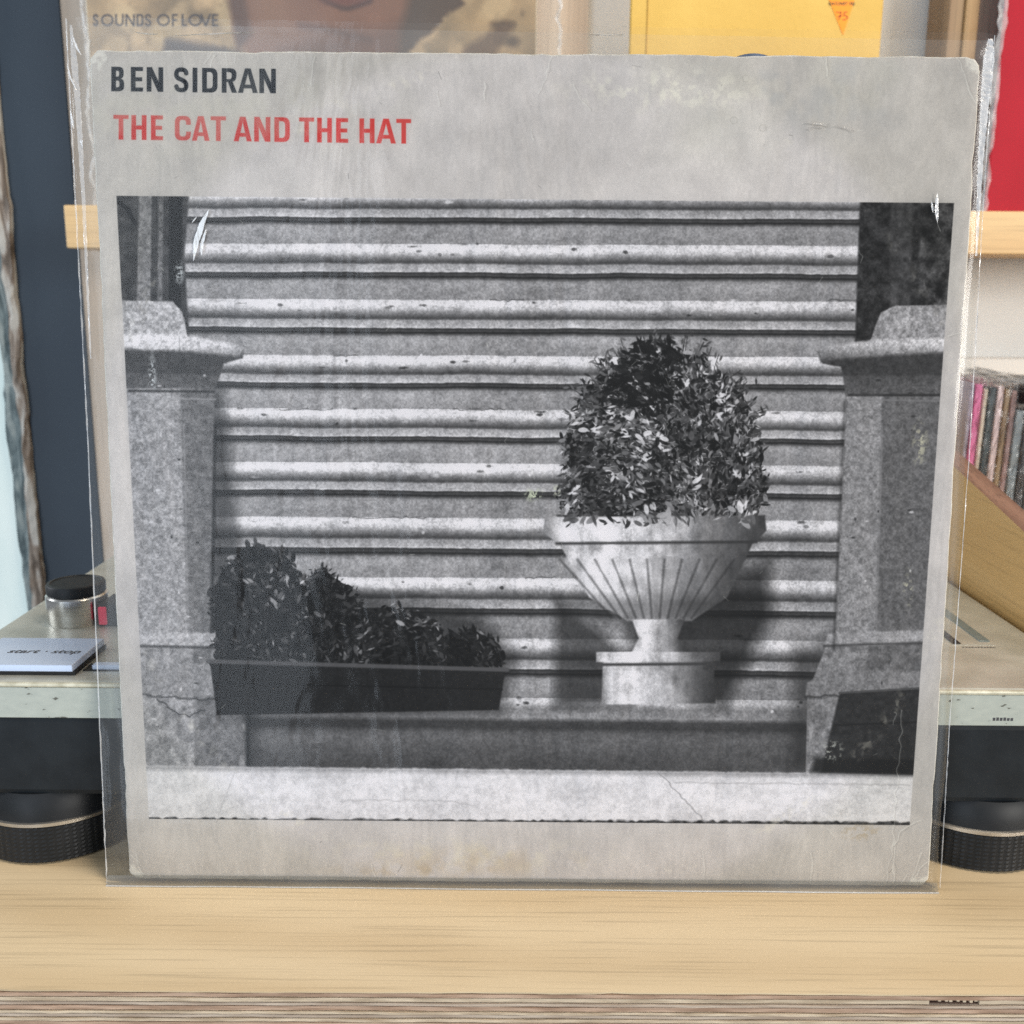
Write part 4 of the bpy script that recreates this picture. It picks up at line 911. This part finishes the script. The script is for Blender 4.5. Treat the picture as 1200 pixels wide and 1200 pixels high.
boxo('back_panel', (.2462, .6398, .4300, .4430, .0512, .155), M_birch, bn)
sh = boxo('wall_rail', (.2600, .85, .4380, .4515, .170, .1835), noisy('white_gloss_paint', (.78, .75, .70), (.84, .81, .76), 20, .5), None, .001, 1)
tag(sh, 'white horizontal rail on the wall just above the row of discs', 'rail')
cds = [('lilac grey', (.40, .37, .44), (.28, .25, .34), .2902, .0032, .0), ('bright pink', (.78, .20, .42), (.62, .13, .33), .2938, .0052, -.001), ('cream', (.74, .68, .58), (.6, .53, .43), .2996, .0032, -.004),
       ('dark teal', (.02, .035, .045), (.05, .08, .09), .3032, .0050, -.003), ('pinkish white', (.74, .62, .62), (.64, .5, .52), .3086, .0046, -.002), ('gold and brown', (.34, .24, .13), (.16, .10, .06), .3136, .0040, -.004),
       ('dusty rose', (.36, .23, .22), (.2, .13, .13), .3180, .0040, -.005), ('grey blue', (.24, .29, .32), (.18, .22, .25), .3224, .0060, -.018), ('black', (.018, .018, .024), (.04, .04, .05), .3288, .0060, -.006),
       ('charcoal', (.05, .055, .06), (.09, .09, .1), .3352, .0060, -.003), ('white', (.6, .6, .6), (.5, .5, .5), .3416, .0050, -.002)]
first = None
spn = {'lilac grey': 'first disc from the left, lilac grey spine', 'bright pink': 'bright pink spined disc second in the row', 'cream': 'thin cream spined disc between the pink and dark teal ones', 'dark teal': 'dark teal spined disc between cream and pinkish white',
       'pinkish white': 'pinkish white spined disc beside the dark teal one', 'gold and brown': 'crinkly gold and brown wrapped disc', 'dusty rose': 'dusty rose spined disc behind crinkled wrap', 'grey blue': 'short grey blue spined disc, lower than its neighbours',
       'black': 'black spined disc with white specks, right of the grey blue one', 'charcoal': 'charcoal spined disc near the right frame edge', 'white': 'white spined disc at the far right edge'}
cd_tmpl = None
for nm, c1, c2, x, w_, dz in cds:
    t_ = bpy.data.objects.new('cd_case', None); COL.objects.link(t_); t_.location = (x, .310, .0512); t_.empty_display_size = .01
    t_.rotation_euler = (0, math.radians(1.2), 0)
    tag(t_, spn[nm] + ' in the plywood bin', 'compact disc', 'compact discs standing in the plywood bin')
    bm = bmesh.new(); box(bm, 0, w_ - .0005, 0, .118, 0, .1235 + dz, bev=.0006)
    me = bpy.data.meshes.new('case'); bm.to_mesh(me); bm.free(); link('case', me, noisy('spine_' + nm.replace(' ', '_'), c1, c2, 60, .3, stretch=(1, 1, .4), coat=.3), t_)
    rr = np.random.RandomState(int(x * 1e4)); co = []; fs = []; n = 26
    for k in range(n):
        zz = (.1235 + dz + .005) * k / (n - 1)
        for o_ in (-.0003, w_ * .35, w_ * .7, w_): co.append((o_ + rr.randn() * .0004, -.0012 + rr.randn() * .0006, zz + rr.randn() * .0006))
    for k in range(n - 1):
        for j in range(3): fs.append((k * 4 + j, k * 4 + j + 1, k * 4 + j + 5, k * 4 + j + 4))
    me = bpy.data.meshes.new('wrap'); me.from_pydata(co, [], fs); link('wrap', me, M_cdfilm, t_)
    me = bpy.data.meshes.new('wrap_flap'); rr2 = [((i % 5) / 4 * w_ + rr.randn() * .0005, (i // 5) / 7 * .118, .1245 + dz + .004 * rr.rand()) for i in range(40)]
    me.from_pydata(rr2, [], [(j * 5 + i, j * 5 + i + 1, j * 5 + i + 6, j * 5 + i + 5) for j in range(7) for i in range(4)]); link('wrap_flap', me, M_flap, t_)

S.render.film_transparent = False
S.cycles.max_bounces = 10; S.cycles.transparent_max_bounces = 16; S.cycles.use_denoising = False
